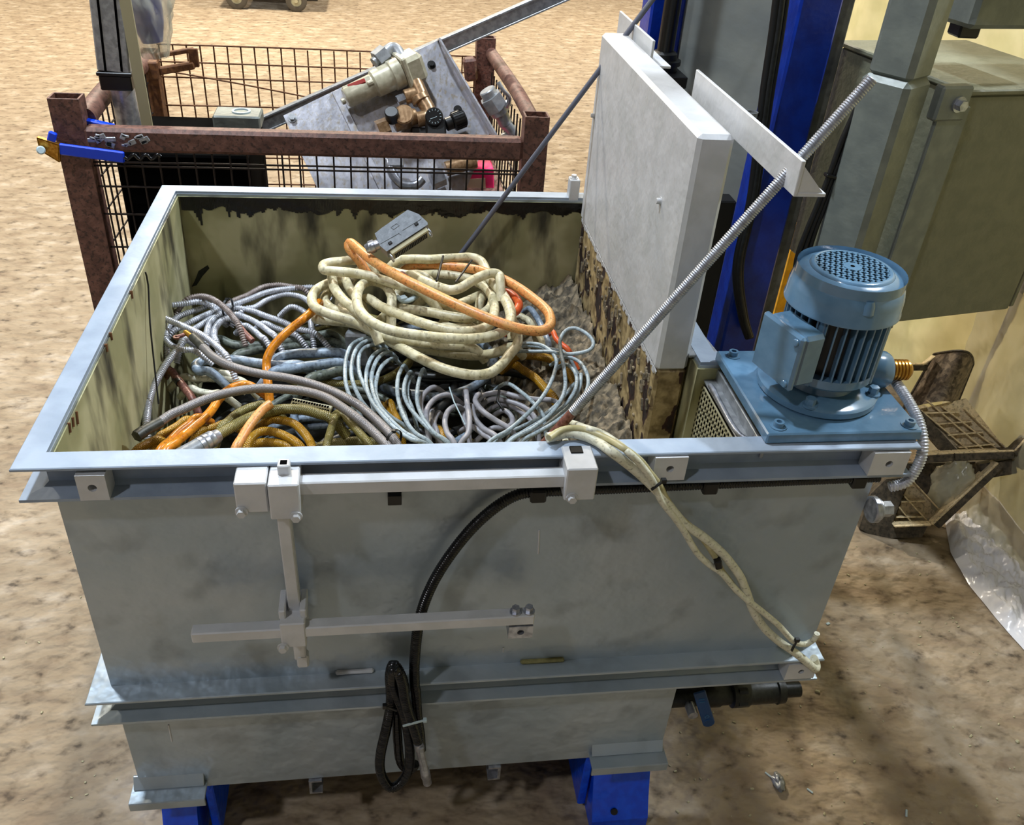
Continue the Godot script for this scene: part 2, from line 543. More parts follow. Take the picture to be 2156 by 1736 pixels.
	M.blue_grey_hose = stained(mottled(Color(0.48, 0.54, 0.61), Color(0.58, 0.64, 0.70), 0.4, 0.0, 5.0, 63), Vector3.ONE * 6.0, 64, 0.03, [0.0, 0.56, 0.7], [Color(0.12, 0.13, 0.13, 0), Color(0.12, 0.13, 0.13, 0), Color(0.18, 0.20, 0.21, 0.6)])
	M.green_grey_hose = stained(mottled(Color(0.32, 0.35, 0.32), Color(0.44, 0.47, 0.42), 0.45, 0.0, 5.0, 65), Vector3.ONE * 6.0, 66, 0.03, [0.0, 0.56, 0.7], [Color(0.12, 0.13, 0.12, 0), Color(0.12, 0.13, 0.12, 0), Color(0.10, 0.11, 0.10, 0.85)])
	M.beige_cable = stained(mottled(Color(0.80, 0.79, 0.69), Color(0.86, 0.85, 0.77), 0.42, 0.0, 5.0, 67), Vector3.ONE * 7.0, 68, 0.03, [0.0, 0.66, 0.78], [Color(0.25, 0.2, 0.12, 0), Color(0.25, 0.2, 0.12, 0), Color(0.26, 0.22, 0.15, 0.6)])
	M.olive_cable = mottled(Color(0.62, 0.59, 0.42), Color(0.72, 0.68, 0.52), 0.42, 0.0, 6.0, 69)
	M.steel_braid = braid_material(Color(0.24, 0.23, 0.23), Color(0.66, 0.64, 0.64), 0.38, 0.4, 5, 190)
	M.gold_braid = braid_material(Color(0.46, 0.30, 0.03), Color(0.74, 0.56, 0.14), 0.25, 0.0, 4, 130)
	M.olive_braid = braid_material(Color(0.30, 0.26, 0.10), Color(0.56, 0.52, 0.30), 0.3, 0.0, 4, 130)
	M.dark_hose = mottled(Color(0.05, 0.055, 0.055), Color(0.12, 0.13, 0.13), 0.45, 0.0, 6.0, 70)
	M.sleeve = mottled(Color(0.15, 0.15, 0.13), Color(0.28, 0.28, 0.25), 0.45, 0.1, 8.0, 71)
	M.hood = rough_relief(mottled(Color(0.42, 0.44, 0.46), Color(0.50, 0.52, 0.54), 0.45, 0.15, 8.0, 72), fine, 0.2)
	M.bone = plain(Color(0.66, 0.63, 0.50), 0.5)
	M.brass = mottled(Color(0.66, 0.46, 0.16), Color(0.80, 0.60, 0.26), 0.3, 0.8, 10.0, 73)
	M.bronze = mottled(Color(0.52, 0.40, 0.28), Color(0.66, 0.54, 0.40), 0.35, 0.5, 10.0, 74)
	M.aluminium = rough_relief(stained(mottled(Color(0.62, 0.62, 0.65), Color(0.74, 0.74, 0.77), 0.35, 0.5, 3.0, 75), Vector3.ONE * 5.0, 76, 0.02, [0.0, 0.6, 0.7], [Color(0.6, 0.55, 0.42, 0), Color(0.6, 0.55, 0.42, 0), Color(0.6, 0.54, 0.40, 0.6)]), fine, 0.08)
	M.filter_cream = mottled(Color(0.66, 0.635, 0.54), Color(0.74, 0.715, 0.62), 0.35, 0.1, 6.0, 77)
	M.red_glass = plain(Color(0.55, 0.13, 0.09), 0.2)
	M.pink = plain(Color(0.93, 0.12, 0.42), 0.5)
	M.label_cream = plain(Color(0.86, 0.78, 0.66), 0.6)
	M.tie_white = plain(Color(0.68, 0.75, 0.77), 0.45)
	M.weld_green = mottled(Color(0.42, 0.40, 0.24), Color(0.50, 0.48, 0.30), 0.6, 0.0, 8.0, 78)
	M.valve_black = rough_relief(mottled(Color(0.03, 0.04, 0.038), Color(0.10, 0.115, 0.11), 0.45, 0.2, 10.0, 79), coarse, 0.4)
	M.handle_blue = plain(Color(0.02, 0.22, 0.40), 0.4)
	M.handle_mark = plain(Color(0.16, 0.42, 0.58), 0.5)
	M.dirty_plastic = rough_relief(stained(mottled(Color(0.24, 0.21, 0.165), Color(0.40, 0.355, 0.285), 0.6, 0.0, 4.0, 80), Vector3.ONE * 6.0, 81, 0.02, [0.0, 0.5, 0.68], [Color(0.05, 0.045, 0.035, 0), Color(0.05, 0.045, 0.035, 0), Color(0.05, 0.045, 0.035, 0.85)]), coarse, 0.4)
	M.cream_plastic = stained(mottled(Color(0.84, 0.76, 0.60), Color(0.90, 0.83, 0.68), 0.55, 0.0, 5.0, 82), Vector3.ONE * 8.0, 83, 0.02, [0.0, 0.62, 0.76], [Color(0.3, 0.24, 0.16, 0), Color(0.3, 0.24, 0.16, 0), Color(0.28, 0.22, 0.15, 0.7)])
	M.trough = rough_relief(stained(mottled(Color(0.42, 0.365, 0.30), Color(0.58, 0.52, 0.44), 0.6, 0.0, 5.0, 84), Vector3.ONE * 5.0, 85, 0.014, [0.0, 0.48, 0.62], [Color(0.10, 0.065, 0.04, 0), Color(0.10, 0.065, 0.04, 0), Color(0.14, 0.095, 0.06, 0.85)]), coarse, 0.4)
	M.curtain = mottled(Color(0.84, 0.805, 0.60), Color(0.90, 0.86, 0.67), 0.45, 0.0, 0.6, 86)
	M.curtain.backlight_enabled = true
	M.curtain.backlight = Color(0.5, 0.48, 0.34)
	var film := plain(Color(0.93, 0.93, 0.95, 0.8), 0.22)
	film.transparency = BaseMaterial3D.TRANSPARENCY_ALPHA
	M.film = film
	var film2 := plain(Color(0.80, 0.79, 0.70, 0.45), 0.2)
	film2.transparency = BaseMaterial3D.TRANSPARENCY_ALPHA
	M.wrap = film2
	M.cloth = mottled(Color(0.72, 0.66, 0.54), Color(0.82, 0.77, 0.66), 0.6, 0.0, 3.0, 87)
	M.tyre = plain(Color(0.30, 0.27, 0.22), 0.8)
	M.cart_wood = plain(Color(0.22, 0.20, 0.16), 0.7)
	var glow := plain(Color(1, 1, 1), 0.5)
	glow.emission_enabled = true
	glow.emission = Color(0.95, 0.97, 1.0)
	glow.emission_energy_multiplier = 6.0
	M.lamp_glow = glow

# ================================================================ the hall
func slab(called: String, lo: Vector3, hi: Vector3, mat: Material):
	var m := MB.new()
	m.box((lo + hi) * 0.5, hi - lo)
	return struct(called, m, mat)
func hall():
	slab("floor", Vector3(-9, FLOOR - 0.2, -15), Vector3(9, FLOOR, 7), M.floor)
	slab("ceiling", Vector3(-9.2, 5.4, -15.2), Vector3(9.2, 5.6, 7.2), M.ceiling)
	slab("wall_left", Vector3(-9.2, FLOOR - 0.2, -15.2), Vector3(-9, 5.4, 7.2), M.hall_wall)
	slab("wall_right", Vector3(9, FLOOR - 0.2, -15.2), Vector3(9.2, 5.4, 7.2), M.hall_wall)
	slab("wall_back", Vector3(-9, FLOOR - 0.2, -15.2), Vector3(9, 5.4, -15), M.hall_wall)
	slab("wall_front", Vector3(-9, FLOOR - 0.2, 7), Vector3(9, 5.4, 7.2), M.hall_wall)
func high_bay(at: Vector3, energy: float, col: Color, label: String):
	var t := thing("high_bay_lamp", label, "lamp", "high bay lamps under the ceiling")
	var m := MB.new()
	m.lathe([[0.0, 0.30], [0.10, 0.30], [0.11, 0.14], [0.24, 0.0], [0.245, 0.0], [0.115, 0.15], [0.105, 0.31], [0.0, 0.31]], at, Basis(), 28)
	part(t, "reflector", m, M.steel)
	m = MB.new()
	m.cyl(at + Vector3(0, 0.31, 0), at + Vector3(0, 5.4 - at.y, 0), 0.012, 8)
	part(t, "hanger", m, M.black)
	m = MB.new()
	m.cyl(at + Vector3(0, 0.05, 0), at + Vector3(0, 0.07, 0), 0.19, 28)
	part(t, "glowing_lens", m, M.lamp_glow)
	var l := SpotLight3D.new()
	l.name = "lamp_light"
	l.light_energy = energy
	l.light_color = col
	l.light_size = 0.19
	l.spot_angle = 78.0
	l.spot_angle_attenuation = 0.6
	l.spot_range = 40.0
	l.spot_attenuation = 2.0
	l.shadow_enabled = true
	t.add_child(l)
	l.position = at + Vector3(0, 0.03, 0)
	l.rotation_degrees = Vector3(-90, 0, 0)

# ================================================================ the tank
const TX1 := 1.40
const TZ0 := -1.117
const NX := 1.145   # the tank steps back here, beside the machine column
const NZ := -0.31
func outline(right: float) -> Array:
	return [Vector2(0, 0), Vector2(right, 0), Vector2(right, NZ), Vector2(NX, NZ), Vector2(NX, TZ0), Vector2(0, TZ0)]
func sweep_edge(ol: Array, k: int, prof: Array) -> MB:
	# one side of a mitred frame that follows the outline (x, z); profile points are [inward, y]
	var m := MB.new()
	var n := ol.size()
	var dir := func(j: int) -> Vector2:
		return (ol[(j + 1) % n] - ol[j % n]).normalized()
	var inw := func(j: int) -> Vector2:
		var d: Vector2 = dir.call(j)
		return Vector2(d.y, -d.x)
	var n0: Vector2 = inw.call((k + n - 1) % n)
	var n1: Vector2 = inw.call(k)
	var n2: Vector2 = inw.call((k + 1) % n)
	var e := []
	for p in prof:
		var a: Vector2 = ol[k] + (n0 + n1) * p[0]
		var b: Vector2 = ol[(k + 1) % n] + (n1 + n2) * p[0]
		e.append([Vector3(a.x, p[1], a.y), Vector3(b.x, p[1], b.y)])
	var inward := Vector3(n1.x, 0, n1.y)
	var pn := prof.size()
	for q in pn:
		var r := (q + 1) % pn
		var d2 := Vector2(prof[r][0] - prof[q][0], prof[r][1] - prof[q][1])
		m.quad(e[q][0], e[q][1], e[r][1], e[r][0], inward * -d2.y + Vector3.UP * d2.x)
	return m
func channel_profile(top: float, h: float, w: float) -> Array:
	# goes round so that the outside lies to the left: outer top edge -> inner top -> inner bottom -> lips
	return [[0.0, top - 0.0015], [0.0015, top], [w, top], [w, top - h], [0.0, top - h], [0.0, top - h + 0.005], [w - 0.012, top - h + 0.007], [w - 0.005, top - h + 0.013], [w - 0.005, top - 0.013], [w - 0.012, top - 0.007], [0.0, top - 0.005]]
func walls(t: Node3D, called: String, x0: float, x1: float, z0: float, z1: float, y0: float, y1: float, th: float, mat: Material):
	for s in 4:
		var m := MB.new()
		match s:
			0: m.box(Vector3((x0 + x1) / 2, (y0 + y1) / 2, z1 - th / 2), Vector3(x1 - x0, y1 - y0, th), Basis(), 0.001)
			1: m.box(Vector3(x0 + th / 2, (y0 + y1) / 2, (z0 + z1) / 2), Vector3(th, y1 - y0, z1 - z0 - 2 * th), Basis(), 0.0)
			2: m.box(Vector3((x0 + x1) / 2, (y0 + y1) / 2, z0 + th / 2), Vector3(x1 - x0, y1 - y0, th), Basis(), 0.001)
			3: m.box(Vector3(x1 - th / 2, (y0 + y1) / 2, (z0 + z1) / 2), Vector3(th, y1 - y0, z1 - z0 - 2 * th), Basis(), 0.0)
		part(t, called, m, mat)
func tank():
	var t := thing("coolant_tank", "large open grey-painted steel tank with channel rims, filled with coiled cables", "tank")
	var ol := outline(TX1)
	for k in 6:
		part(t, "rim_channel", sweep_edge(ol, k, channel_profile(0.0, 0.062, 0.039)), M.rim)
	for k in 6:
		part(t, "side_wall", sweep_edge(ol, k, [[0.036, -0.006], [0.041, -0.006], [0.041, -0.53], [0.036, -0.53]]), M.silver_worn)
	# stained faces inside
	for k in 6:
		part(t, "inner_face", sweep_edge(ol, k, [[0.0412, -0.012], [0.0440, -0.012], [0.0440, -0.53], [0.0412, -0.53]]), M.inner, "stained cream lining of the tank")
	var fl := MB.new()
	fl.box(Vector3(NX / 2, -0.525, TZ0 / 2), Vector3(NX - 0.08, 0.01, -TZ0 - 0.08))
	fl.box(Vector3((NX + TX1) / 2 - 0.04, -0.525, NZ / 2), Vector3(TX1 - NX, 0.01, -NZ - 0.08))
	part(t, "bottom_plate", fl, M.lumpy_black)
	for k in 6:
		part(t, "middle_channel", sweep_edge(outline(1.378), k, channel_profile(-0.522, 0.062, 0.039)), M.silver_worn)
	walls(t, "sump_wall", 0.036, 1.105, TZ0 + 0.036, -0.036, -0.845, -0.584, 0.005, M.silver_worn)
	var sb := MB.new()
	sb.box(Vector3(0.57, -0.843, TZ0 / 2), Vector3(1.06, 0.006, -TZ0 - 0.08))
	part(t, "sump_bottom", sb, M.silver)
	# angle feet at the lower corners
	for x in [[0.022, 0.165], [0.945, 1.110]]:
		var a := MB.new()
		a.box(Vector3((x[0] + x[1]) / 2, -0.828, -0.018), Vector3(x[1] - x[0], 0.005, 0.044), Basis(), 0.001)
		a.box(Vector3((x[0] + x[1]) / 2, -0.838, 0.002), Vector3(x[1] - x[0], 0.022, 0.005), Basis(), 0.001)
		a.box(Vector3((x[0] + x[1]) / 2, -0.812, -0.033), Vector3(x[1] - x[0] - 0.01, 0.03, 0.006), Basis(Vector3.RIGHT, -0.5), 0.001)
		part(t, "angle_foot", a, M.silver_worn)
	# square blocks welded into the channels
	for b in [[0.086, 0.127, -0.034], [0.948, 1.002, -0.028], [1.318, 1.382, -0.030]]:
		var m := MB.new()
		var w: float = b[1] - b[0]
		holed_block(m, Vector3((b[0] + b[1]) / 2, b[2] - 0.001, -0.013), Vector3(w, 0.046, 0.034), 0.0065, 0.02)
		part(t, "mounting_block", m, M.silver)
	var mm := MB.new()
	holed_block(mm, Vector3(1.336, -0.553, -0.015), Vector3(0.062, 0.044, 0.034), 0.006, 0.02)
	part(t, "mounting_block", mm, M.silver)
	# weld beads along the joint over the middle channel
	for w in [[0.775, 0.860, M.weld_green], [0.43, 0.50, M.silver]]:
		var m := MB.new()
		m.box(Vector3((w[0] + w[1]) / 2, -0.517, -0.033), Vector3(w[1] - w[0], 0.008, 0.010), Basis(), 0.003)
		part(t, "weld_bead", m, w[2])
	# paint runs on the front
	for d in [[1135, 1115, 1133, 1165], [355, 1525, 362, 1560], [1060, 1362, 1059, 1372]]:
		var m := MB.new()
		m.tube(PackedVector3Array([onZ(d[0], d[1], -0.036), onZ(d[2], d[3], -0.036)]), 0.0016, 8)
		part(t, "paint_run", m, M.silver)
	# screwed plug in the right wall
	var pl := MB.new()
	var pc := onX(1832, 1072, 1.366)
	pl.cyl(pc, pc + Vector3(0.012, 0, 0), 0.024, 20, 0.002)
	pl.cyl(pc + Vector3(0.012, 0, 0), pc + Vector3(0.018, 0, 0), 0.020, 20, 0.002)
	pl.prism(hexagon(0.014), Transform3D(axis(Vector3.RIGHT), pc + Vector3(0.018, 0, 0)), 0.02)
	part(t, "screw_plug", pl, M.zinc)
	# ragged black band under the rear rim, reaching lower in places
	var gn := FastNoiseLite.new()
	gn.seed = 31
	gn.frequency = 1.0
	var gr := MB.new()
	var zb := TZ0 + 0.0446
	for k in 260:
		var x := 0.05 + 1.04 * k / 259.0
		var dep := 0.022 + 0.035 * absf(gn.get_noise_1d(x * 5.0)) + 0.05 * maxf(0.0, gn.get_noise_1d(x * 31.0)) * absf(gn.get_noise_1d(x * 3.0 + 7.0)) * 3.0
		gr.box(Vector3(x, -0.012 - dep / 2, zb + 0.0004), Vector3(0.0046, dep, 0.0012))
	part(t, "black_band", gr, M.lumpy_black)
	var bl := MB.new()
	bl.prism(PackedVector2Array([Vector2(0, 0), Vector2(0.012, 0.004), Vector2(0.030, 0.030), Vector2(0.050, 0.052), Vector2(0.046, 0.060), Vector2(0.022, 0.044), Vector2(0.010, 0.018)]), Transform3D(Basis(), onZ(404, 603, zb)), 0.001)
	part(t, "grime_streak", bl, M.lumpy_black)
	for q in [[160, 866, 163, 892], [152, 878, 154, 898], [145, 890, 147, 910], [232, 700, 235, 715], [223, 724, 225, 740], [276, 612, 278, 628]]:
		var dm := MB.new()
		var p0 := onX(q[0], q[1], 0.0445)
		var p1 := onX(q[2], q[3], 0.0445)
		dm.tube(PackedVector3Array([p0, p0.lerp(p1, 0.6), p1]), 0.0028, 8)
		part(t, "rust_drip", dm, M.rust_wire)
	var wi := MB.new()
	wi.tube(smooth(PackedVector3Array([onX(306, 572, 0.048), onX(312, 600, 0.050), onX(316, 680, 0.054), onX(324, 760, 0.060), onX(334, 850, 0.070)]), 0.02), 0.0018, 6)
	solo("thin_wire", "thin black wire hanging down the left inner wall of the tank", "wire", wi, M.black)
	# small black spacer under the rim
	var sp := MB.new()
	var s0 := onZ(831, 1048, -0.03)
	sp.box(s0, Vector3(0.022, 0.02, 0.014), Basis(), 0.001)
	part(t, "rubber_pad", sp, M.black)

# ================================================================ panel standing in the tank
func splash_panel():
	var t := thing("splash_panel", "upright silver-painted box panel standing across the tank, rusty below the paint line", "panel")
	var m := MB.new()
	m.box(Vector3(1.064, 0.185, -0.672), Vector3(0.062, 0.445, 0.745), Basis(), 0.007)
	part(t, "painted_box", m, M.silver)
	# ragged end of the paint and the rusty sheet below
	m = MB.new()
	m.box(Vector3(1.066, -0.28, -0.672), Vector3(0.0585, 0.49, 0.741), Basis(), 0.006)
	part(t, "rusty_lower_box", m, M.rusty, "flaking cream and rust-brown lower half")
	m = MB.new()
	for k in 60:
		var z := -1.03 + 0.72 * k / 59.0
		var h := 0.006 + 0.016 * rng.randf() * rng.randf()
		m.box(Vector3(1.0362, -0.037 - h * 0.5, z), Vector3(0.0022, h, 0.014), Basis(Vector3.RIGHT, rng.randf_range(-0.4, 0.4)), 0.0004)
	part(t, "paint_edge", m, M.silver)
	# crust along the waterline
	m = MB.new()
	for k in 90:
		var z := -1.03 + 0.72 * rng.randf()
		m.box(Vector3(1.036, -0.07 - 0.16 * rng.randf() * rng.randf(), z), Vector3(0.006, rng.randf_range(0.006, 0.03), rng.randf_range(0.004, 0.012)), Basis(Vector3.RIGHT, rng.randf_range(-0.5, 0.5)), 0.002)
	part(t, "crust", m, M.sludge)
	# screws on the face
	for s in [[1253, 243], [1393, 423]]:
		var p := onX(s[0], s[1], 1.035)
		var b := MB.new()
		b.cyl(p, p + Vector3(-0.010, 0, 0), 0.0055, 12, 0.001)
		b.cyl(p, p + Vector3(-0.003, 0, 0), 0.008, 12, 0.0005)
		part(t, "stud", b, M.silver)
	# angle irons that carry the tie rods
	var b := MB.new()
	b.box(Vector3(1.112, 0.415, -0.335), Vector3(0.006, 0.052, 0.50), Basis(), 0.001)
	b.box(Vector3(1.135, 0.392, -0.335), Vector3(0.045, 0.006, 0.50), Basis(), 0.001)
	var g := PackedVector2Array([Vector2(0, 0), Vector2(0.042, 0), Vector2(0, 0.042)])
	b.prism(g, Transform3D(Basis(), Vector3(1.114, 0.392, -0.092)), 0.005)
	part(t, "angle_bracket", b, M.silver)
	b = MB.new()
	b.box(Vector3(1.102, 0.405, -1.01), Vector3(0.006, 0.055, 0.31), Basis(), 0.001)
	b.box(Vector3(1.125, 0.380, -1.01), Vector3(0.045, 0.006, 0.31), Basis(), 0.001)
	part(t, "angle_bracket", b, M.silver)
	# clip that holds the panel to the rear rim
	b = MB.new()
	b.box(Vector3(1.018, 0.012, -1.092), Vector3(0.026, 0.070, 0.03), Basis(), 0.002)
	bolt(b, Vector3(1.016, 0.047, -1.092), Vector3.UP, 0.007, 0.009)
	part(t, "rim_clip", b, M.silver)

func rod(called: String, label: String, a: Vector3, b: Vector3, r: float, mat: Material, thread: bool):
	var t := thing(called, label, "rod")
	var m := MB.new()
	var n := int(a.distance_to(b) / (0.0009 if thread else 0.02))
	var p := PackedVector3Array()
	for k in n + 1:
		p.append(a.lerp(b, float(k) / n))
	m.tube(p, r, 10, true, 0.09 if thread else 0.0, 0.0036)
	part(t, "thread" if thread else "shaft", m, mat)
	return t
func tie_rods():
	# long threaded rod through the right bracket
	var hole := onX(1648, 375, 1.109)
	var lo := onZ(1205, 868, hole.z - 0.005)
	var hi := onZ(1843, 170, hole.z + 0.01)
	var dir := (hole - lo).normalized()
	var t = rod("threaded_rod", "long zinc threaded rod slanting from the cables up through a bracket", lo, hole + dir * (hi.distance_to(hole)), 0.0085, M.zinc, true)
	var e := MB.new()
	e.cyl(lo - dir * 0.10, lo + dir * 0.002, 0.0082, 12)
	part(t, "rusty_end", e, M.copper_brown)
	e = MB.new()
	e.prism(hexagon(0.013), Transform3D(axis(dir), hole - dir * 0.001 + Vector3(0.01, 0.006, 0)), 0.010)
	part(t, "nut", e, M.zinc)
	# plain rod behind
	var h2 := onZ(1245, 170, -1.02)
	var l2 := onZ(966, 540, -1.02)
	var d2 := (h2 - l2).normalized()
	rod("plain_rod", "thin dark steel rod slanting from the cables behind the silver panel", l2 - d2 * 0.06, h2 + d2 * 0.55, 0.0062, M.rod_steel, false)

# ================================================================ machine column, cabinet, curtain
func machine_column():
	var t := thing("machine_column", "tall blue machine column with a grey back plate behind the silver panel", "column")
	var z := -1.16
	var a := onZ(1690, 0, z)
	var b := onZ(1772, 0, z)
	var top := 1.35
	var m := MB.new()
	m.box(Vector3((a.x + b.x) / 2 + 0.002, (top + FLOOR) / 2, z - 0.085), Vector3(b.x - a.x + 0.01, top - FLOOR, 0.17), Basis(), 0.006)
	part(t, "blue_post", m, M.blue)
	m = MB.new()
	m.box(Vector3(b.x + 0.032, (top + FLOOR) / 2, z - 0.06), Vector3(0.046, top - FLOOR, 0.05), Basis(), 0.003)
	part(t, "grey_edge_strip", m, M.column_grey)
	var zl := -1.47
	var c := onZ(1374, 0, zl)
	var c2 := onZ(1446, 0, zl)
	m = MB.new()
	m.box(Vector3((c.x + c2.x) / 2, (top + FLOOR) / 2, zl - 0.05), Vector3(c2.x - c.x, top - FLOOR, 0.10), Basis(), 0.006)
	part(t, "blue_post", m, M.blue)
	m = MB.new()
	var pl0 := Vector3(c2.x - 0.01, (top + FLOOR) / 2, zl - 0.03)
	var pl1 := Vector3(a.x + 0.01, (top + FLOOR) / 2, z - 0.12)
	m.bar(pl0, pl1, 0.02, top - FLOOR, Vector3.UP, 0.002)
	part(t, "grey_back_plate", m, M.plate_grey)
	# guide rod with its collar and clamp
	var g := onZ(1408, 60, zl + 0.06)
	var gy := onZ(1405, 118, zl + 0.06).y
	m = MB.new()
	m.cyl(Vector3(g.x, gy, g.z), Vector3(g.x, top, g.z), 0.023, 20)
	part(t, "guide_rod", m, M.black_shine)
	m = MB.new()
	m.lathe([[0.0, -0.10], [0.040, -0.10], [0.040, 0.0], [0.047, 0.0], [0.047, 0.012], [0.034, 0.014], [0.034, 0.028], [0.027, 0.034], [0.0, 0.034]], Vector3(g.x, gy - 0.02, g.z), Basis(), 24)
	part(t, "rod_collar", m, M.black)
	m = MB.new()
	m.box(Vector3(g.x - 0.005, gy - 0.05, g.z + 0.03), Vector3(0.11, 0.03, 0.10), Basis(), 0.002)
	part(t, "clamp_plate", m, M.black)
	m = MB.new()
	bolt(m, Vector3(g.x - 0.035, gy - 0.035, g.z + 0.06), Vector3.UP, 0.009, 0.016)
	part(t, "clamp_bolt", m, M.black)
	# dark lower guard below the panel
	m = MB.new()
	m.box(Vector3(1.40, -0.56, z - 0.02), Vector3(0.18, 1.06, 0.06), Basis(), 0.004)
	part(t, "lower_guard", m, M.black)
	# cables running down the post
	for k in 3:
		var cb := thing("machine_cable", ["thickest", "middle-sized", "thinnest"][k] + " of three black cables hanging down beside the blue machine post", "cable", "black cables down the blue post")
		var mm := MB.new()
		var p := PackedVector3Array()
		for q in [[1640 + 11 * k, -40], [1628 + 10 * k, 60], [1610 + 9 * k, 180], [1600 + 8 * k, 260], [1580 + 6 * k, 420], [1550 + 6 * k, 560], [1560 + 5 * k, 660], [1575 + 4 * k, 710]]:
			p.append(onZ(q[0], q[1], z + 0.035 + 0.006 * (k % 2)))
		mm.tube(smooth(p, 0.02), 0.0105 - 0.002 * k, 10)
		part(cb, "sheath", mm, M.black_rubber if k != 1 else M.dark_hose)
	var cl := MB.new()
	var cp := onZ(1582, 240, z + 0.04)
	cl.lathe([[0.013, -0.006], [0.017, -0.006], [0.017, 0.006], [0.013, 0.006], [0.013, -0.006]], cp, Basis(), 18)
	solo("hose_clamp", "steel hose clamp round the black cables by the blue post", "clamp", cl, M.steel)

func control_cabinet():
	var z := -0.80
	var t := thing("control_cabinet", "olive grey sheet metal control cabinet beside a grey post", "cabinet")
	var y1 := 0.36
	var f0 := onY(2035, 200, y1)
	var yaw := 0.19
	var bs := Basis(Vector3.UP, yaw)
	var bot := -0.215
	var size := Vector3(0.40, y1 - bot, 0.46)
	var c := f0 + bs * Vector3(size.x / 2, -size.y / 2, -size.z / 2)
	var m := MB.new()
	m.box(c, size, bs, 0.006)
	part(t, "body", m, M.cabinet)
	m = MB.new()
	m.box(c + bs * Vector3(size.x / 2 + 0.012, 0.0, 0), Vector3(0.016, size.y - 0.01, size.z - 0.01), bs, 0.004)
	part(t, "door", m, M.cabinet)
	m = MB.new()
	m.box(c + bs * Vector3(-0.0, size.y / 2 + 0.006, 0), Vector3(size.x + 0.02, 0.012, size.z + 0.02), bs, 0.003)
	part(t, "lid", m, M.cabinet)
	# lug with a bolt at the upper corner
	m = MB.new()
	var lug := onP(1996, 212, f0, bs.z)
	m.box(lug + bs * Vector3(-0.005, 0, 0.012), Vector3(0.085, 0.075, 0.03), bs, 0.005)
	part(t, "lug", m, M.post_grey)
	m = MB.new()
	bolt(m, lug + bs * Vector3(0.005, 0.0, 0.027), bs.z, 0.012, 0.018)
	part(t, "bolt", m, M.zinc)
	# flange strip between post and body
	m = MB.new()
	m.box(f0 + bs * Vector3(-0.035, -0.30, 0.012), Vector3(0.085, 0.56, 0.012), bs, 0.003)
	part(t, "flange", m, M.post_grey)
	var p := thing("cabinet_post", "grey square steel post carrying the control cabinet", "post")
	var pc := onY(1905, 165, 0.40) + Vector3(0.0, 0, -0.03)
	var pb := Basis(Vector3.UP, 0.62)
	m = MB.new()
	m.box(Vector3(pc.x, (0.40 + FLOOR) / 2, pc.z), Vector3(0.112, 0.40 - FLOOR, 0.112), pb, 0.012)
	part(p, "lower_sleeve", m, M.post_grey)
	m = MB.new()
	m.box(Vector3(pc.x + 0.002, 0.89, pc.z), Vector3(0.10, 0.99, 0.10), pb, 0.012)
	part(p, "upper_tube", m, M.post_grey)
	# housing at the top of the picture
	var h := thing("machine_housing", "grey machine housing above the control cabinet at the wall", "housing")
	m = MB.new()
	var hc := onZ(2110, -70, -0.95)
	m.box(hc, Vector3(0.26, 0.22, 0.2), Basis(Vector3.UP, 0.19), 0.01)
	part(h, "case", m, M.post_grey)
	m = MB.new()
	m.box(hc + Vector3(-0.08, -0.12, 0.06), Vector3(0.05, 0.03, 0.05), Basis(), 0.004)
	part(h, "foot", m, M.black)
	m = MB.new()
	m.box(Vector3(pc.x + 0.16, hc.y + 0.02, pc.z - 0.02), Vector3(0.34, 0.08, 0.06), Basis(), 0.004)
	part(h, "arm", m, M.post_grey)
	# black cables between post and column
	for k in 3:
		var cb := thing("post_cable", "black cable with a tie hanging between blue column and grey post" if k == 0 else "black cable without a tie hanging between blue column and grey post", "cable", "black cables beside the grey post")
		var mm := MB.new()
		var pp := PackedVector3Array()
		for q in [[1835 - 8 * k, 185], [1818 - 9 * k, 235], [1795 - 12 * k, 300], [1762 - 8 * k, 370], [1738 - 8 * k, 430], [1715 - 9 * k, 490], [1700 - 11 * k, 545], [1693 - 12 * k, 620]]:
			pp.append(onZ(q[0], q[1], -0.80))
		mm.tube(smooth(pp, 0.015), 0.0065, 9)
		part(cb, "sheath", mm, M.black_rubber)
		if k == 0:
			var tm := MB.new()
			tm.box(pp[3] + Vector3(-0.012, 0, 0.004), Vector3(0.04, 0.008, 0.018), Basis(Vector3.BACK, -0.2), 0.002)
			part(cb, "cable_tie", tm, M.black)

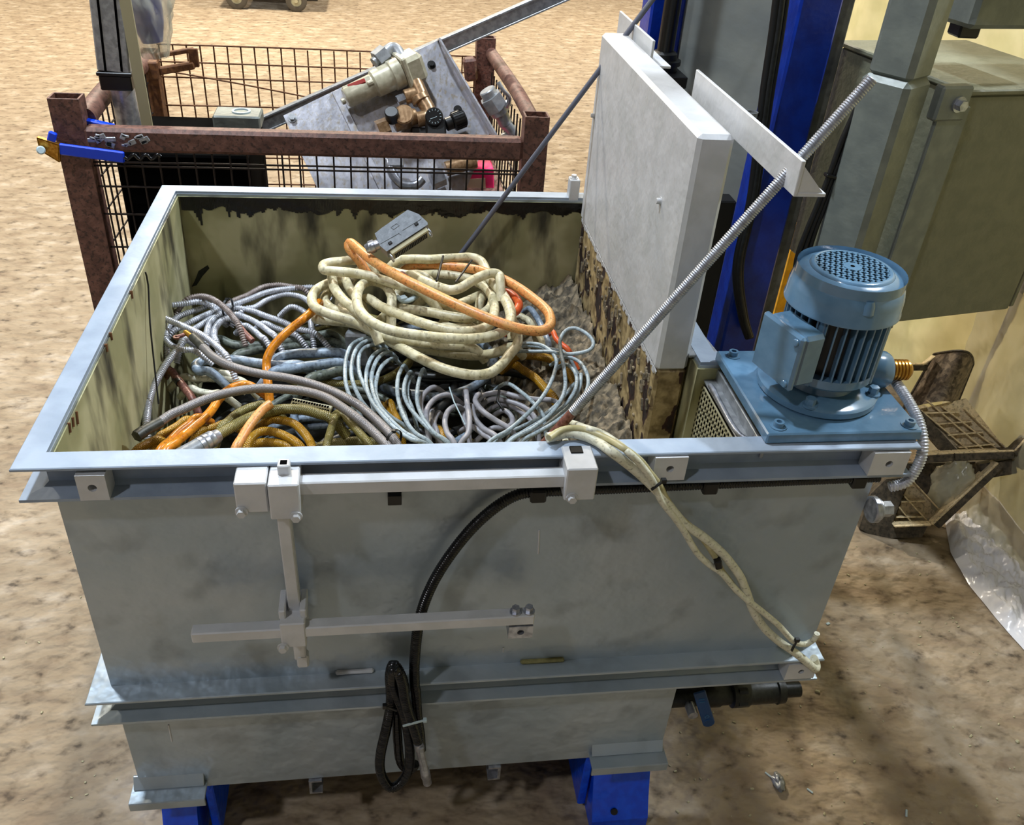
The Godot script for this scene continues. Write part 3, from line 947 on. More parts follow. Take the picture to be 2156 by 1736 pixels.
func curtain():
	# hanging plastic sheet that closes off the bay on the right
	var t := thing("plastic_curtain", "cream plastic sheet curtain hanging as a wall on the right", "curtain")
	var no := FastNoiseLite.new()
	no.seed = 5
	no.frequency = 0.8
	var m := MB.new()
	var f := func(a: float, b: float) -> Vector3:
		var z := lerpf(-4.4, 1.6, a)
		var y := lerpf(FLOOR + 0.004, 1.55, b)
		var d := 0.05 * no.get_noise_2d(z * 1.0, y * 0.35) + 0.02 * no.get_noise_2d(z * 4.0 + 9.0, y * 1.6) + 0.022 * absf(no.get_noise_2d(z * 3.0 - y * 2.0, y * 3.0 + 40.0))
		return Vector3(2.62 - 0.04 * (z + 0.8) + d, y, z)
	m.grid(150, 90, f)
	part(t, "sheet", m, M.curtain)
	m = MB.new()
	m.cyl(Vector3(2.62 + 0.145, 1.56, -4.45), Vector3(2.62 - 0.10, 1.56, 1.65), 0.022, 12)
	part(t, "hanging_rail", m, M.steel)
	for k in 3:
		m = MB.new()
		var z := [-4.42, -1.4, 1.62]
		m.cyl(Vector3(2.66 - 0.04 * (z[k] + 0.8), FLOOR, z[k]), Vector3(2.66 - 0.04 * (z[k] + 0.8), 1.56, z[k]), 0.02, 10)
		part(t, "support_pole", m, M.steel)
	# yellow stiles in front of the sheet
	var y := MB.new()
	y.box(onZ(1868, 640, -1.33) * Vector3(1, 0, 1) + Vector3(0, -0.52, 0), Vector3(0.05, 1.14, 0.05), Basis(), 0.003)
	var s := thing("yellow_guard", "yellow steel guard frame standing behind the pump motor", "guard")
	part(s, "upright", y, M.yellow)
	y = MB.new()
	var p0 := onZ(1868, 640, -1.33) * Vector3(1, 0, 1)
	y.bar(p0 + Vector3(0, 0.03, -0.02), onZ(1688, 470, -1.62), 0.045, 0.05)
	part(s, "rail", y, M.yellow)
	y = MB.new()
	var p1 := onZ(1688, 470, -1.62)
	y.box(Vector3(p1.x, (p1.y + FLOOR) / 2, p1.z), Vector3(0.05, p1.y - FLOOR, 0.05), Basis(), 0.003)
	part(s, "upright", y, M.yellow)

# ================================================================ pump motor
func pump_motor():
	var t := thing("pump_motor", "glossy blue-grey electric pump motor bolted upright on a square base plate", "motor")
	var c := Vector3(1.272, 0, -0.150)
	# base plate
	var m := MB.new()
	m.box(Vector3(1.270, 0.010, -0.148), Vector3(0.270, 0.020, 0.262), Basis(), 0.0025)
	var plate := part(t, "base_plate", m, M.motor)
	for s in [[1.160, -0.038], [1.388, -0.034], [1.160, -0.26], [1.388, -0.26]]:
		m = MB.new()
		m.lathe([[0.014, 0.0205], [0.014, 0.0215], [0.0085, 0.0215], [0.0085, 0.030], [0.0045, 0.030], [0.0045, 0.024], [0.0, 0.024]], Vector3(s[0], 0, s[1]), Basis(), 16)
		part(plate, "cap_screw", m, M.motor)
	# notched pump flange
	m = MB.new()
	m.lathe([[0.0, 0.020], [0.098, 0.020], [0.102, 0.024], [0.102, 0.034], [0.097, 0.038], [0.060, 0.040], [0.052, 0.075], [0.0, 0.075]], c, Basis(), 48)
	part(t, "pump_flange", m, M.motor)
	for k in 4:
		m = MB.new()
		var a := 0.55 + k * TAU / 4
		var q := c + Vector3(cos(a) * 0.092, 0.036, sin(a) * 0.092)
		bolt(m, q, Vector3.UP, 0.0085, 0.016)
		part(t, "flange_bolt", m, M.motor)
	# motor foot ring, finned body, cowl
	m = MB.new()
	m.lathe([[0.0, 0.062], [0.078, 0.062], [0.083, 0.067], [0.083, 0.082], [0.0, 0.082]], c, Basis(), 40)
	part(t, "end_shield", m, M.motor)
	m = MB.new()
	m.cyl(c + Vector3(0, 0.08, 0), c + Vector3(0, 0.20, 0), 0.066, 36)
	part(t, "stator_body", m, M.motor_dark)
	var fin := MB.new()
	fin.box(Vector3(0, 0, 0.074), Vector3(0.0030, 0.116, 0.022), Basis(), 0.0008)
	var fmesh := fin.mesh()
	for k in 34:
		var o := MeshInstance3D.new()
		o.name = "cooling_fin"
		o.mesh = fmesh
		o.material_override = M.motor
		t.add_child(o, true)
		o.transform = Transform3D(Basis(Vector3.UP, TAU * (k + 0.4) / 34), c + Vector3(0, 0.140, 0))
	for k in 4:
		m = MB.new()
		var a := 0.75 + TAU * k / 4
		m.cyl(c + Vector3(cos(a) * 0.078, 0.066, sin(a) * 0.078), c + Vector3(cos(a) * 0.078, 0.195, sin(a) * 0.078), 0.0075, 10)
		part(t, "tie_bolt", m, M.motor)
	m = MB.new()
	m.lathe([[0.088, 0.187], [0.0935, 0.187], [0.0935, 0.190], [0.092, 0.193], [0.0915, 0.215], [0.088, 0.230], [0.080, 0.241], [0.069, 0.247], [0.067, 0.2475], [0.065, 0.2505], [0.062, 0.2515], [0.058, 0.2515], [0.058, 0.249]], c, Basis(), 56)
	m.lathe([[0.086, 0.249], [0.087, 0.21], [0.0885, 0.187]], c, Basis(), 40)
	var cowl := part(t, "fan_cowl", m, M.motor)
	# small bulge over the terminal box side
	m = MB.new()
	m.lathe([[0.0, 0.233], [0.008, 0.233], [0.011, 0.226], [0.013, 0.212], [0.0, 0.210]], c + Vector3(-0.005, 0, 0.082), Basis(), 14)
	part(cowl, "cowl_boss", m, M.motor)
	# grille: crossed bars over the dark fan
	m = MB.new()
	var pitch := 0.0122
	for k in range(-5, 5):
		var o := (k + 0.5) * pitch
		var h := sqrt(maxf(0.0, 0.0595 * 0.0595 - o * o))
		if h < 0.006:
			continue
		for s in 2:
			var bs := Basis(Vector3.UP, 0.35 + (PI / 2 if s == 1 else 0.0))
			m.bar(c + Vector3(0, 0.2500, 0) + bs * Vector3(o, 0, -h), c + Vector3(0, 0.2500, 0) + bs * Vector3(o, 0, h), 0.0044, 0.0022)
	m.lathe([[0.0, 0.2515], [0.0145, 0.2515], [0.0145, 0.2490], [0.0, 0.2490]], c, Basis(), 20)
	part(cowl, "fan_grille", m, M.motor)
	m = MB.new()
	m.cyl(c + Vector3(0, 0.225, 0), c + Vector3(0, 0.235, 0), 0.084, 32)
	part(cowl, "fan", m, M.void)
	m = MB.new()
	m.cyl(c + Vector3(0, 0.2514, 0), c + Vector3(0, 0.2520, 0), 0.0035, 12)
	part(cowl, "shaft_hole", m, M.void)
	# terminal box
	var bx := Basis(Vector3.UP, 0.30)
	var tc := c + bx * Vector3(-0.100, 0.128, 0.018)
	m = MB.new()
	m.box(tc, Vector3(0.044, 0.092, 0.092), bx, 0.006)
	var tb := part(t, "terminal_box", m, M.motor)
	m = MB.new()
	m.box(tc + bx * Vector3(-0.027, 0, 0), Vector3(0.012, 0.098, 0.098), bx, 0.004)
	part(tb, "cover", m, M.motor)
	for s in [[0.038, 0.038], [-0.038, 0.038]]:
		m = MB.new()
		var q := tc + bx * Vector3(-0.033, s[0], s[1])
		m.cyl(q, q - bx.x * 0.004, 0.006, 12, 0.001)
		m.cyl(q - bx.x * 0.004, q - bx.x * 0.0042, 0.0035, 10)
		part(tb, "cover_screw", m, M.motor)
	m = MB.new()
	m.cyl(tc + Vector3(0, -0.046, 0.0), tc + Vector3(0, -0.064, 0.0), 0.012, 14, 0.001)
	part(tb, "cable_gland", m, M.black)
	# outlet with a ridged brass hose tail
	var od := Vector3(1.0, 0.0, 0.05).normalized()
	var o0 := c + Vector3(0.045, 0.052, -0.01)
	m = MB.new()
	m.lathe([[0.0, 0.0], [0.030, 0.0], [0.031, 0.045], [0.033, 0.05], [0.033, 0.075], [0.029, 0.082], [0.0, 0.082]], o0, Basis(axis(od).x, od, axis(od).x.cross(od)), 28)
	part(t, "outlet", m, M.motor)
	m = MB.new()
	var prof := [[0.0, 0.08], [0.0165, 0.08]]
	for k in 6:
		prof.append([0.0185, 0.084 + k * 0.0062])
		prof.append([0.0185, 0.0872 + k * 0.0062])
		prof.append([0.0165, 0.0890 + k * 0.0062])
	prof.append([0.013, 0.124])
	prof.append([0.0, 0.124])
	m.lathe(prof, o0, Basis(axis(od).x, od, axis(od).x.cross(od)), 24)
	part(t, "hose_tail", m, M.brass, "ridged brass hose tail")
	# metal conduit beside the plate
	m = MB.new()
	var cp := PackedVector3Array([Vector3(1.425, 0.03, -0.22), Vector3(1.423, 0.028, -0.16), Vector3(1.421, 0.022, -0.10), Vector3(1.420, 0.008, -0.05), Vector3(1.420, -0.02, -0.022), Vector3(1.417, -0.055, -0.014), Vector3(1.405, -0.085, -0.012), Vector3(1.38, -0.095, -0.014)])
	m.tube(smooth(cp, 0.0011), 0.0088, 10, true, 0.10, 0.0050)
	solo("flexible_conduit", "short grey spiral conduit curving round the corner below the motor plate", "conduit", m, M.conduit)

# ================================================================ below the tank
func blue_feet():
	for f in [[0.035, 0.175, 1.0], [0.925, 1.125, -1.0]]:
		var left: bool = f[2] > 0
		var t := thing("support_block", "bright blue cast support block under the " + ("corner of the tank farthest from the pump" if left else "sump corner beside the drain valve"), "block", "blue support blocks")
		var m := MB.new()
		var w: float = f[1] - f[0]
		var prof := PackedVector2Array([Vector2(-0.012, FLOOR), Vector2(-0.012, FLOOR + 0.035), Vector2(-0.035, FLOOR + 0.085), Vector2(-0.085, -0.87), Vector2(-0.30, -0.87), Vector2(-0.30, FLOOR)])
		# profile is (z, y) pushed along x
		m.prism(prof, Transform3D(Basis(Vector3(0, 0, 1), Vector3(0, 1, 0), Vector3(1, 0, 0)), Vector3(f[0] + (0.02 if left else 0.05), 0, 0)), w - 0.07)
		part(t, "sloped_block", m, M.blue_foot)
		m = MB.new()
		m.box(Vector3(f[1] - 0.02 if left else f[0] + 0.035, -0.965, -0.19), Vector3(0.018, 0.19, 0.26), Basis(), 0.003)
		part(t, "web", m, M.blue_foot)
		m = MB.new()
		m.box(Vector3((f[0] + f[1]) / 2 + 0.005, -0.858, -0.18), Vector3(w - 0.03, 0.022, 0.28), Basis(), 0.003)
		part(t, "top_plate", m, M.blue_foot)
		m = MB.new()
		m.cyl(Vector3((f[0] + f[1]) / 2, FLOOR + 0.055, -0.026), Vector3((f[0] + f[1]) / 2, FLOOR + 0.059, -0.018), 0.008, 12)
		part(t, "bolt_hole_plug", m, M.black)
func added_blocker():  # added block, shuts out light from behind to darken the floor beneath
	var m := MB.new()
	m.box(Vector3(0.56, (FLOOR - 0.90) / 2, -0.66), Vector3(0.74, -0.90 - FLOOR, 0.62), Basis(), 0.006)
	solo("added_shade_block", "low grey steel block added under the tank to keep light off the floor", "blocker", m, M.column_grey)
func under_rails():
	for r in [[664, 1650, 1.0], [1041, 1625, -1.0]]:
		var p := onZ(r[0], r[1], -0.03)
		var t := 0.004
		var w := 0.026
		var h := 0.043
		var poly := PackedVector2Array([Vector2(0, 0), Vector2(w, 0), Vector2(w, t), Vector2(t * 1.4, t * 1.2), Vector2(t * 1.4, h - t * 1.2), Vector2(w, h - t), Vector2(w, h), Vector2(0, h)])
		for k in poly.size():
			poly[k] = Vector2((poly[k].x - w / 2) * r[2], poly[k].y - h / 2)
		var m := MB.new()
		m.prism(poly, Transform3D(Basis(Vector3.RIGHT, Vector3.UP, Vector3.BACK), Vector3(p.x, -0.868, -0.90)), 0.87)
		solo("support_rail", "small steel C channel rail under the tank, open " + ("away from the valve" if r[2] < 0 else "towards the valve"), "rail", m, M.zinc, "rails under the tank")

# ================================================================ clamp frame on the front
func clamp_frame():
	var t := thing("clamp_frame", "silver-painted square bar frame with clamp blocks bolted to the tank front", "bracket")
	# left fixed block
	var m := MB.new()
	var yt := -0.008
	m.box(Vector3(0.334, -0.034, 0.008), Vector3(0.046, 0.056, 0.062), Basis(), 0.002)
	part(t, "fixed_block", m, M.silver)
	m = MB.new()
	m.box(Vector3(0.331, -0.010, -0.012), Vector3(0.020, 0.012, 0.018), Basis(), 0.001)
	part(t, "block_slot", m, M.black)
	# sliding block with the upright tube
	m = MB.new()
	m.box(Vector3(0.381, -0.040, 0.014), Vector3(0.044, 0.066, 0.060), Basis(), 0.002)
	part(t, "sliding_block", m, M.silver)
	m = MB.new()
	m.box(Vector3(0.381, 0.000, 0.012), Vector3(0.018, 0.020, 0.018), Basis(), 0.002)
	part(t, "tube_end", m, M.silver)
	m = MB.new()
	m.box(Vector3(0.381, 0.0104, 0.012), Vector3(0.010, 0.0006, 0.010), Basis())
	part(t, "tube_bore", m, M.void)
	# top rail
	m = MB.new()
	m.box(Vector3(0.600, -0.032, 0.012), Vector3(0.42, 0.024, 0.024), Basis(Vector3.BACK, 0.0), 0.002)
	part(t, "top_bar", m, M.silver)
	# right fixed block
	m = MB.new()
	m.box(Vector3(0.824, -0.028, 0.008), Vector3(0.048, 0.062, 0.060), Basis(), 0.002)
	part(t, "fixed_block", m, M.silver)
	m = MB.new()
	m.box(Vector3(0.822, 0.000, -0.010), Vector3(0.020, 0.010, 0.018), Basis(), 0.001)
	part(t, "block_slot", m, M.black)
	# upright
	m = MB.new()
	m.box(Vector3(0.3755, -0.235, 0.010), Vector3(0.020, 0.36, 0.020), Basis(Vector3.BACK, 0.012), 0.002)
	part(t, "upright_bar", m, M.silver)
	# lower clamp and bar
	m = MB.new()
	m.box(Vector3(0.374, -0.320, 0.018), Vector3(0.040, 0.056, 0.062), Basis(), 0.002)
	m.box(Vector3(0.358, -0.284, 0.012), Vector3(0.011, 0.020, 0.05), Basis(), 0.002)
	m.box(Vector3(0.391, -0.284, 0.012), Vector3(0.011, 0.020, 0.05), Basis(), 0.002)
	part(t, "lower_clamp", m, M.silver)
	m = MB.new()
	m.box(Vector3(0.494, -0.316, 0.036), Vector3(0.560, 0.022, 0.022), Basis(Vector3.BACK, 0.004), 0.002)
	part(t, "lower_bar", m, M.silver)
	m = MB.new()
	m.box(Vector3(0.381, -0.42, 0.012), Vector3(0.020, 0.03, 0.018), Basis(), 0.003)
	part(t, "upright_end", m, M.silver)
	for s in [[0.318, -0.058, 0.039], [0.396, -0.066, 0.044], [0.356, -0.345, 0.049], [0.812, -0.052, 0.038]]:
		m = MB.new()
		bolt(m, Vector3(s[0], s[1], s[2]), Vector3.BACK, 0.0065, 0.009)
		part(t, "clamp_bolt", m, M.silver)
	for x in [0.742, 0.765]:
		m = MB.new()
		bolt(m, Vector3(x, -0.304, 0.036), Vector3.UP, 0.007, 0.012)
		part(t, "bar_bolt", m, M.zinc)
	m = MB.new()
	holed_block(m, Vector3(0.752, -0.342, 0.034), Vector3(0.042, 0.028, 0.028), 0.006, 0.015)
	part(t, "end_block", m, M.zinc)

func black_conduit():
	var t := thing("black_conduit", "black corrugated conduit looping down the front of the tank to a nozzle", "conduit")
	var z := -0.018
	var p := PackedVector3Array()
	for q in [[1850, 1003, -0.018], [1700, 1009, -0.018], [1490, 1018, -0.018], [1300, 1027, -0.018], [1180, 1032, -0.018], [1110, 1036, -0.018], [1060, 1056, -0.016], [1000, 1105, -0.012], [945, 1172, -0.006], [905, 1240, 0.0], [882, 1310, 0.006], [873, 1390, 0.011], [873, 1440, 0.013]]:
		p.append(onZ(q[0], q[1], q[2]))
	for q in [[990, 420], [998, 560], [1010, 660], [1022, 740], [1030, 860]]:
		var c := cr(CE, q[0], q[1])
		p.append(onZ(c.x, c.y, 0.012))
	var m := MB.new()
	m.tube(smooth(p, 0.0012), 0.0092, 10, true, 0.085, 0.0046)
	part(t, "long_run", m, M.black_shine)
	# loops gathered with ties
	p = PackedVector3Array()
	var lo := [[905, 420, 0.022], [890, 330, 0.02], [850, 240, 0.016], [815, 215, 0.014], [795, 300, 0.012], [803, 420, 0.014], [800, 520, 0.016], [770, 680, 0.02], [728, 860, 0.022], [718, 980, 0.022], [745, 1080, 0.022], [805, 1140, 0.022], [880, 1100, 0.024], [935, 1000, 0.026], [945, 860, 0.028], [930, 720, 0.026], [905, 600, 0.022], [870, 500, 0.02], [830, 400, 0.018], [815, 330, 0.017], [820, 260, 0.03], [860, 270, 0.036], [890, 360, 0.036], [905, 460, 0.036], [930, 560, 0.038], [965, 660, 0.040], [1000, 770, 0.040], [1012, 810, 0.040]]
	for q in lo:
		var c := cr(CE, q[0], q[1])
		p.append(onZ(c.x, c.y, q[2] + 0.004))
	m = MB.new()
	m.tube(smooth(p, 0.0012), 0.0092, 10, true, 0.085, 0.0046)
	part(t, "loop", m, M.black_shine)
	p = PackedVector3Array()
	for q in [[842, 560, 0.006], [852, 760, 0.006], [868, 920, 0.004], [905, 985, 0.002], [960, 1000, 0.002], [985, 960, 0.004]]:
		var c := cr(CE, q[0], q[1])
		p.append(onZ(c.x, c.y, q[2]))
	m = MB.new()
	m.tube(smooth(p, 0.0015), 0.0088, 10, true, 0.085, 0.0046)
	part(t, "loop", m, M.black_shine)
	# nozzle
	var a := cr(CE, 1008, 800)
	var b := cr(CE, 1078, 1105)
	var n0 := onZ(a.x, a.y, 0.046)
	var n1 := onZ(b.x, b.y, 0.046)
	var y := (n1 - n0).normalized()
	var h := n0.distance_to(n1)
	m = MB.new()
	m.lathe([[0.0, 0.0], [0.009, 0.0], [0.0095, h * 0.12], [0.0075, h * 0.2], [0.0075, h * 0.62], [0.009, h * 0.66], [0.0095, h * 0.84], [0.0085, h * 0.86], [0.0085, h], [0.0, h]], n0, Basis(axis(y).x, y, axis(y).x.cross(y)), 18)
	part(t, "nozzle", m, M.zinc, "bright metal nozzle")
	m = MB.new()
	m.bar(n0.lerp(n1, 0.02) + Vector3(0.004, 0, 0.009), n0.lerp(n1, 0.58) + Vector3(0.004, 0, 0.010), 0.010, 0.005, Vector3.BACK, 0.002)
	part(t, "trigger", m, M.steel)
	# ties and clips
	m = MB.new()
	a = cr(CE, 890, 675)
	b = cr(CE, 1060, 630)
	m.bar(onZ(a.x, a.y, 0.055), onZ(b.x, b.y, 0.048), 0.003, 0.0055, Vector3.UP, 0.001)
	m.box(onZ(b.x, b.y, 0.048), Vector3(0.007, 0.007, 0.008), Basis(), 0.001)
	part(t, "cable_tie", m, M.tie_white, "pale cable tie")
	m = MB.new()
	a = cr(CE, 755, 525)
	b = cr(CE, 850, 560)
	m.bar(onZ(a.x, a.y, 0.036), onZ(b.x, b.y, 0.036), 0.003, 0.005, Vector3.UP, 0.001)
	m.box(onZ(a.x, a.y, 0.036), Vector3(0.008, 0.010, 0.008), Basis(), 0.001)
	part(t, "cable_tie", m, M.black)
	for q in [[1132, 1037], [1493, 1020], [1805, 1008]]:
		m = MB.new()
		m.box(onZ(q[0], q[1], -0.018), Vector3(0.026, 0.026, 0.026), Basis(), 0.003)
		part(t, "clip", m, M.black)

func drain_valve():
	var t := thing("drain_valve", "black drain pipe with a ball valve and blue lever under the tank", "valve")
	var z := -0.10
	var a := onZ(1405, 1468, z)
	var b := onZ(1682, 1450, z)
	a.x = 1.10
	b.y = a.y
	var L := b.x - a.x
	var bs := Basis(Vector3.UP.cross(Vector3.RIGHT), Vector3.RIGHT, Vector3.UP)
	bs = Basis(Vector3(0, -1, 0), Vector3(1, 0, 0), Vector3(0, 0, 1))
	var m := MB.new()
	m.lathe([[0.0, 0.0], [0.022, 0.0], [0.022, L * 0.30], [0.026, L * 0.31], [0.027, L * 0.42], [0.024, L * 0.44], [0.024, L * 0.50], [0.031, L * 0.51], [0.031, L * 0.62], [0.027, L * 0.64], [0.027, L * 0.82], [0.030, L * 0.83], [0.028, L * 0.88], [0.017, L * 0.89], [0.017, L], [0.0, L]], a, bs, 22)
	part(t, "pipe", m, M.valve_black)
	m = MB.new()
	var q0 := a + Vector3(L * 0.54, 0, 0)
	m.prism(hexagon(0.034), Transform3D(axis(Vector3.RIGHT), q0), L * 0.06)
	part(t, "union_nut", m, M.valve_black)
	var h0 := onZ(1472, 1455, z + 0.045)
	var h1 := onZ(1492, 1520, z + 0.06)
	m = MB.new()
	m.cyl(Vector3(h0.x, a.y, z + 0.02), Vector3(h0.x, a.y, z + 0.05), 0.011, 12)
	part(t, "stem", m, M.zinc)
	m = MB.new()
	m.bar(h0, h1, 0.026, 0.005, Vector3.BACK, 0.002)
	m.cyl(h1 + Vector3(0, 0, -0.0025), h1 + Vector3(0, 0, 0.0025), 0.013, 16, 0.001)
	part(t, "lever", m, M.handle_blue, "blue lever")
	m = MB.new()
	var d := (h1 - h0)
	for k in [0.22, 0.30]:
		m.bar(h0 + d * k + Vector3(-0.006, 0, 0.0032), h0 + d * k + Vector3(0.006, 0.001, 0.0032), 0.0012, 0.0006, Vector3.BACK)
	var dc := h0 + d * 0.78 + Vector3(0, 0, 0.003)
	var dm := [Vector3(-0.005, 0, 0), Vector3(0, 0.006, 0), Vector3(0.005, 0, 0), Vector3(0, -0.006, 0)]
	for k in 4:
		m.bar(dc + dm[k], dc + dm[(k + 1) % 4], 0.0008, 0.0006, Vector3.BACK)
	part(t, "lever_marking", m, M.handle_mark)

func front_cables():
	# three cables that come out of the tank, over the rim and down its front
	var specs := [
		["thick pale cable running over the rim and down the tank front", M.beige_cable, 0.0078, [[130, 52, 1], [240, 30, 1], [320, 42, 1], [400, 78, 1], [470, 128, 2], [580, 212, 2], [690, 312, 2], [760, 392, 2], [850, 500, 2], [960, 580, 2], [1060, 668, 2], [1140, 770, 2], [1180, 860, 2], [1220, 970, 2], [1280, 1060, 2], [1360, 1132, 2], [1430, 1180, 2], [1500, 1235, 2], [1545, 1272, 2], [1552, 1250, 3], [1538, 1215, 3]]],
		["thin pale green cable that leaves the coil and ends at the lower channel", M.beige_cable, 0.0056, [[228, 75, 0], [222, 35, 0], [216, -10, 0], [230, -25, 0], [262, -25, 0], [330, 0, 1], [420, 30, 1], [500, 80, 1], [560, 130, 2], [620, 190, 2], [690, 285, 2], [730, 380, 2], [800, 470, 2], [850, 540, 2], [890, 610, 2], [930, 670, 2], [990, 725, 2], [1050, 765, 2], [1110, 835, 2], [1170, 895, 2], [1260, 965, 2], [1350, 1040, 2], [1430, 1125, 2], [1490, 1142, 3], [1540, 1115, 3], [1555, 1085, 3]]],
		["olive cable looped over the rim beside the thick pale cable", M.olive_cable, 0.0056, [[140, 55, 1], [190, 20, 1], [250, 5, 1], [330, 12, 1], [430, 50, 1], [540, 112, 2], [620, 172, 2], [670, 235, 2], [720, 300, 2], [765, 385, 2], [840, 480, 2], [930, 560, 2], [985, 630, 2], [1022, 690, 2], [1050, 752, 2], [1090, 805, 2], [1130, 860, 2]]],
	]
	var k := 0
	for s in specs:
		var t := thing("front_cable", s[0], "cable", "cables over the tank rim")
		var p := PackedVector3Array()
		for q in s[3]:
			var c := cr(CD, q[0], q[1])
			var pt := Vector3.ZERO
			match int(q[2]):
				0: pt = onY(c.x, c.y, -0.10)
				1: pt = onY(c.x, c.y, 0.010 + 0.004 * k)
				2: pt = onZ(c.x, c.y, 0.016 + 0.006 * (k % 2))
				3: pt = onZ(c.x, c.y, 0.002)
			p.append(pt)
		var m := MB.new()
		m.tube(smooth(p, 0.008), s[2], 12)
		part(t, "sheath", m, s[1])
		if k == 0:
			for c2 in [[700, 305, 690, 320, 745, 280], [1440, 1150, 1430, 1170, 1450, 1120]]:
				var tm := MB.new()
				var c := cr(CD, c2[0], c2[1])
				var a := cr(CD, c2[2], c2[3])
				var b := cr(CD, c2[4], c2[5])
				tm.bar(onZ(a.x - 4, a.y + 3, 0.028), onZ(b.x, b.y, 0.028), 0.003, 0.006, Vector3.BACK, 0.001)
				tm.box(onZ(b.x, b.y, 0.028), Vector3(0.009, 0.008, 0.008), Basis(), 0.001)
				part(t, "cable_tie", tm, M.black)
		if k == 2:
			var tm := MB.new()
			var c := cr(CD, 1032, 715)
			tm.box(onZ(c.x, c.y, 0.024), Vector3(0.012, 0.020, 0.014), Basis(Vector3.BACK, 0.3), 0.002)
			part(t, "cable_tie", tm, M.black)
		k += 1

func strainer():
	var t := thing("strainer_basket", "perforated cream steel strainer with a wire handle beside the panel", "strainer")
	var m := MB.new()
	# perforated plate: strips between the rows of holes
	var x := 1.118
	var z0 := -0.30
	var z1 := -0.045
	var rows := 13
	var cols := 22
	for r in rows + 1:
		m.box(Vector3(x, -0.05 - r * 0.0125, (z0 + z1) / 2), Vector3(0.003, 0.0075, z1 - z0))
	for c in cols + 1:
		m.box(Vector3(x, -0.131, lerpf(z0, z1, float(c) / cols)), Vector3(0.003, 0.165, 0.0068))
	part(t, "perforated_sheet", m, M.bone)
	m = MB.new()
	m.box(Vector3(x + 0.006, -0.131, (z0 + z1) / 2), Vector3(0.002, 0.17, z1 - z0))
	part(t, "backing", m, M.lumpy_black)
	m = MB.new()
	m.box(Vector3(x + 0.024, -0.026, (z0 + z1) / 2), Vector3(0.006, 0.026, z1 - z0 + 0.03), Basis(), 0.001)
	m.box(Vector3(x + 0.012, -0.037, (z0 + z1) / 2), Vector3(0.026, 0.004, z1 - z0 + 0.02), Basis(), 0.001)
	part(t, "top_angle", m, M.steel)
	m = MB.new()
	var p := PackedVector3Array([Vector3(x + 0.012, -0.04, -0.235), Vector3(x - 0.004, -0.022, -0.225), Vector3(x - 0.006, -0.018, -0.20), Vector3(x - 0.006, -0.02, -0.10), Vector3(x + 0.002, -0.022, -0.066), Vector3(x + 0.018, -0.022, -0.062), Vector3(x + 0.026, -0.022, -0.075)])
	m.tube(smooth(p, 0.004), 0.0048, 10)
	part(t, "wire_handle", m, M.zinc, "bright wire handle")
	# cover plate next to the motor base
	m = MB.new()
	m.box(Vector3(1.118, -0.004, -0.345), Vector3(0.06, 0.006, 0.09), Basis(Vector3.UP, 0.1), 0.001)
	solo("cover_plate", "small worn steel plate on the tank between the panel and the pump", "plate", m, M.steel)

# ================================================================ wire mesh crate behind the tank
func wire_part(t: Node3D, a: Vector3, b: Vector3, r: float, mat: Material, wob := 0.0):
	var m := MB.new()
	var p := PackedVector3Array([a, a.lerp(b, 0.5) + Vector3(rng.randf_range(-wob, wob), rng.randf_range(-wob, wob), rng.randf_range(-wob, wob)), b])
	m.tube(smooth(p, 0.12), r, 6, false)
	part(t, "wire", m, mat)
func hollow_post(t: Node3D, c: Vector3, top: float, w: float, d: float, mat: Material):
	var m := MB.new()
	var h := top - FLOOR
	var y := (top + FLOOR) / 2
	var th := 0.005
	m.box(Vector3(c.x, y, c.z + d / 2 - th / 2), Vector3(w, h, th), Basis(), 0.001)
	m.box(Vector3(c.x, y, c.z - d / 2 + th / 2), Vector3(w, h, th), Basis(), 0.001)
	m.box(Vector3(c.x - w / 2 + th / 2, y, c.z), Vector3(th, h, d - 2 * th))
	m.box(Vector3(c.x + w / 2 - th / 2, y, c.z), Vector3(th, h, d - 2 * th))
	m.box(Vector3(c.x, top - 0.10, c.z), Vector3(w - 2 * th, 0.004, d - 2 * th))
	part(t, "corner_post", m, mat)
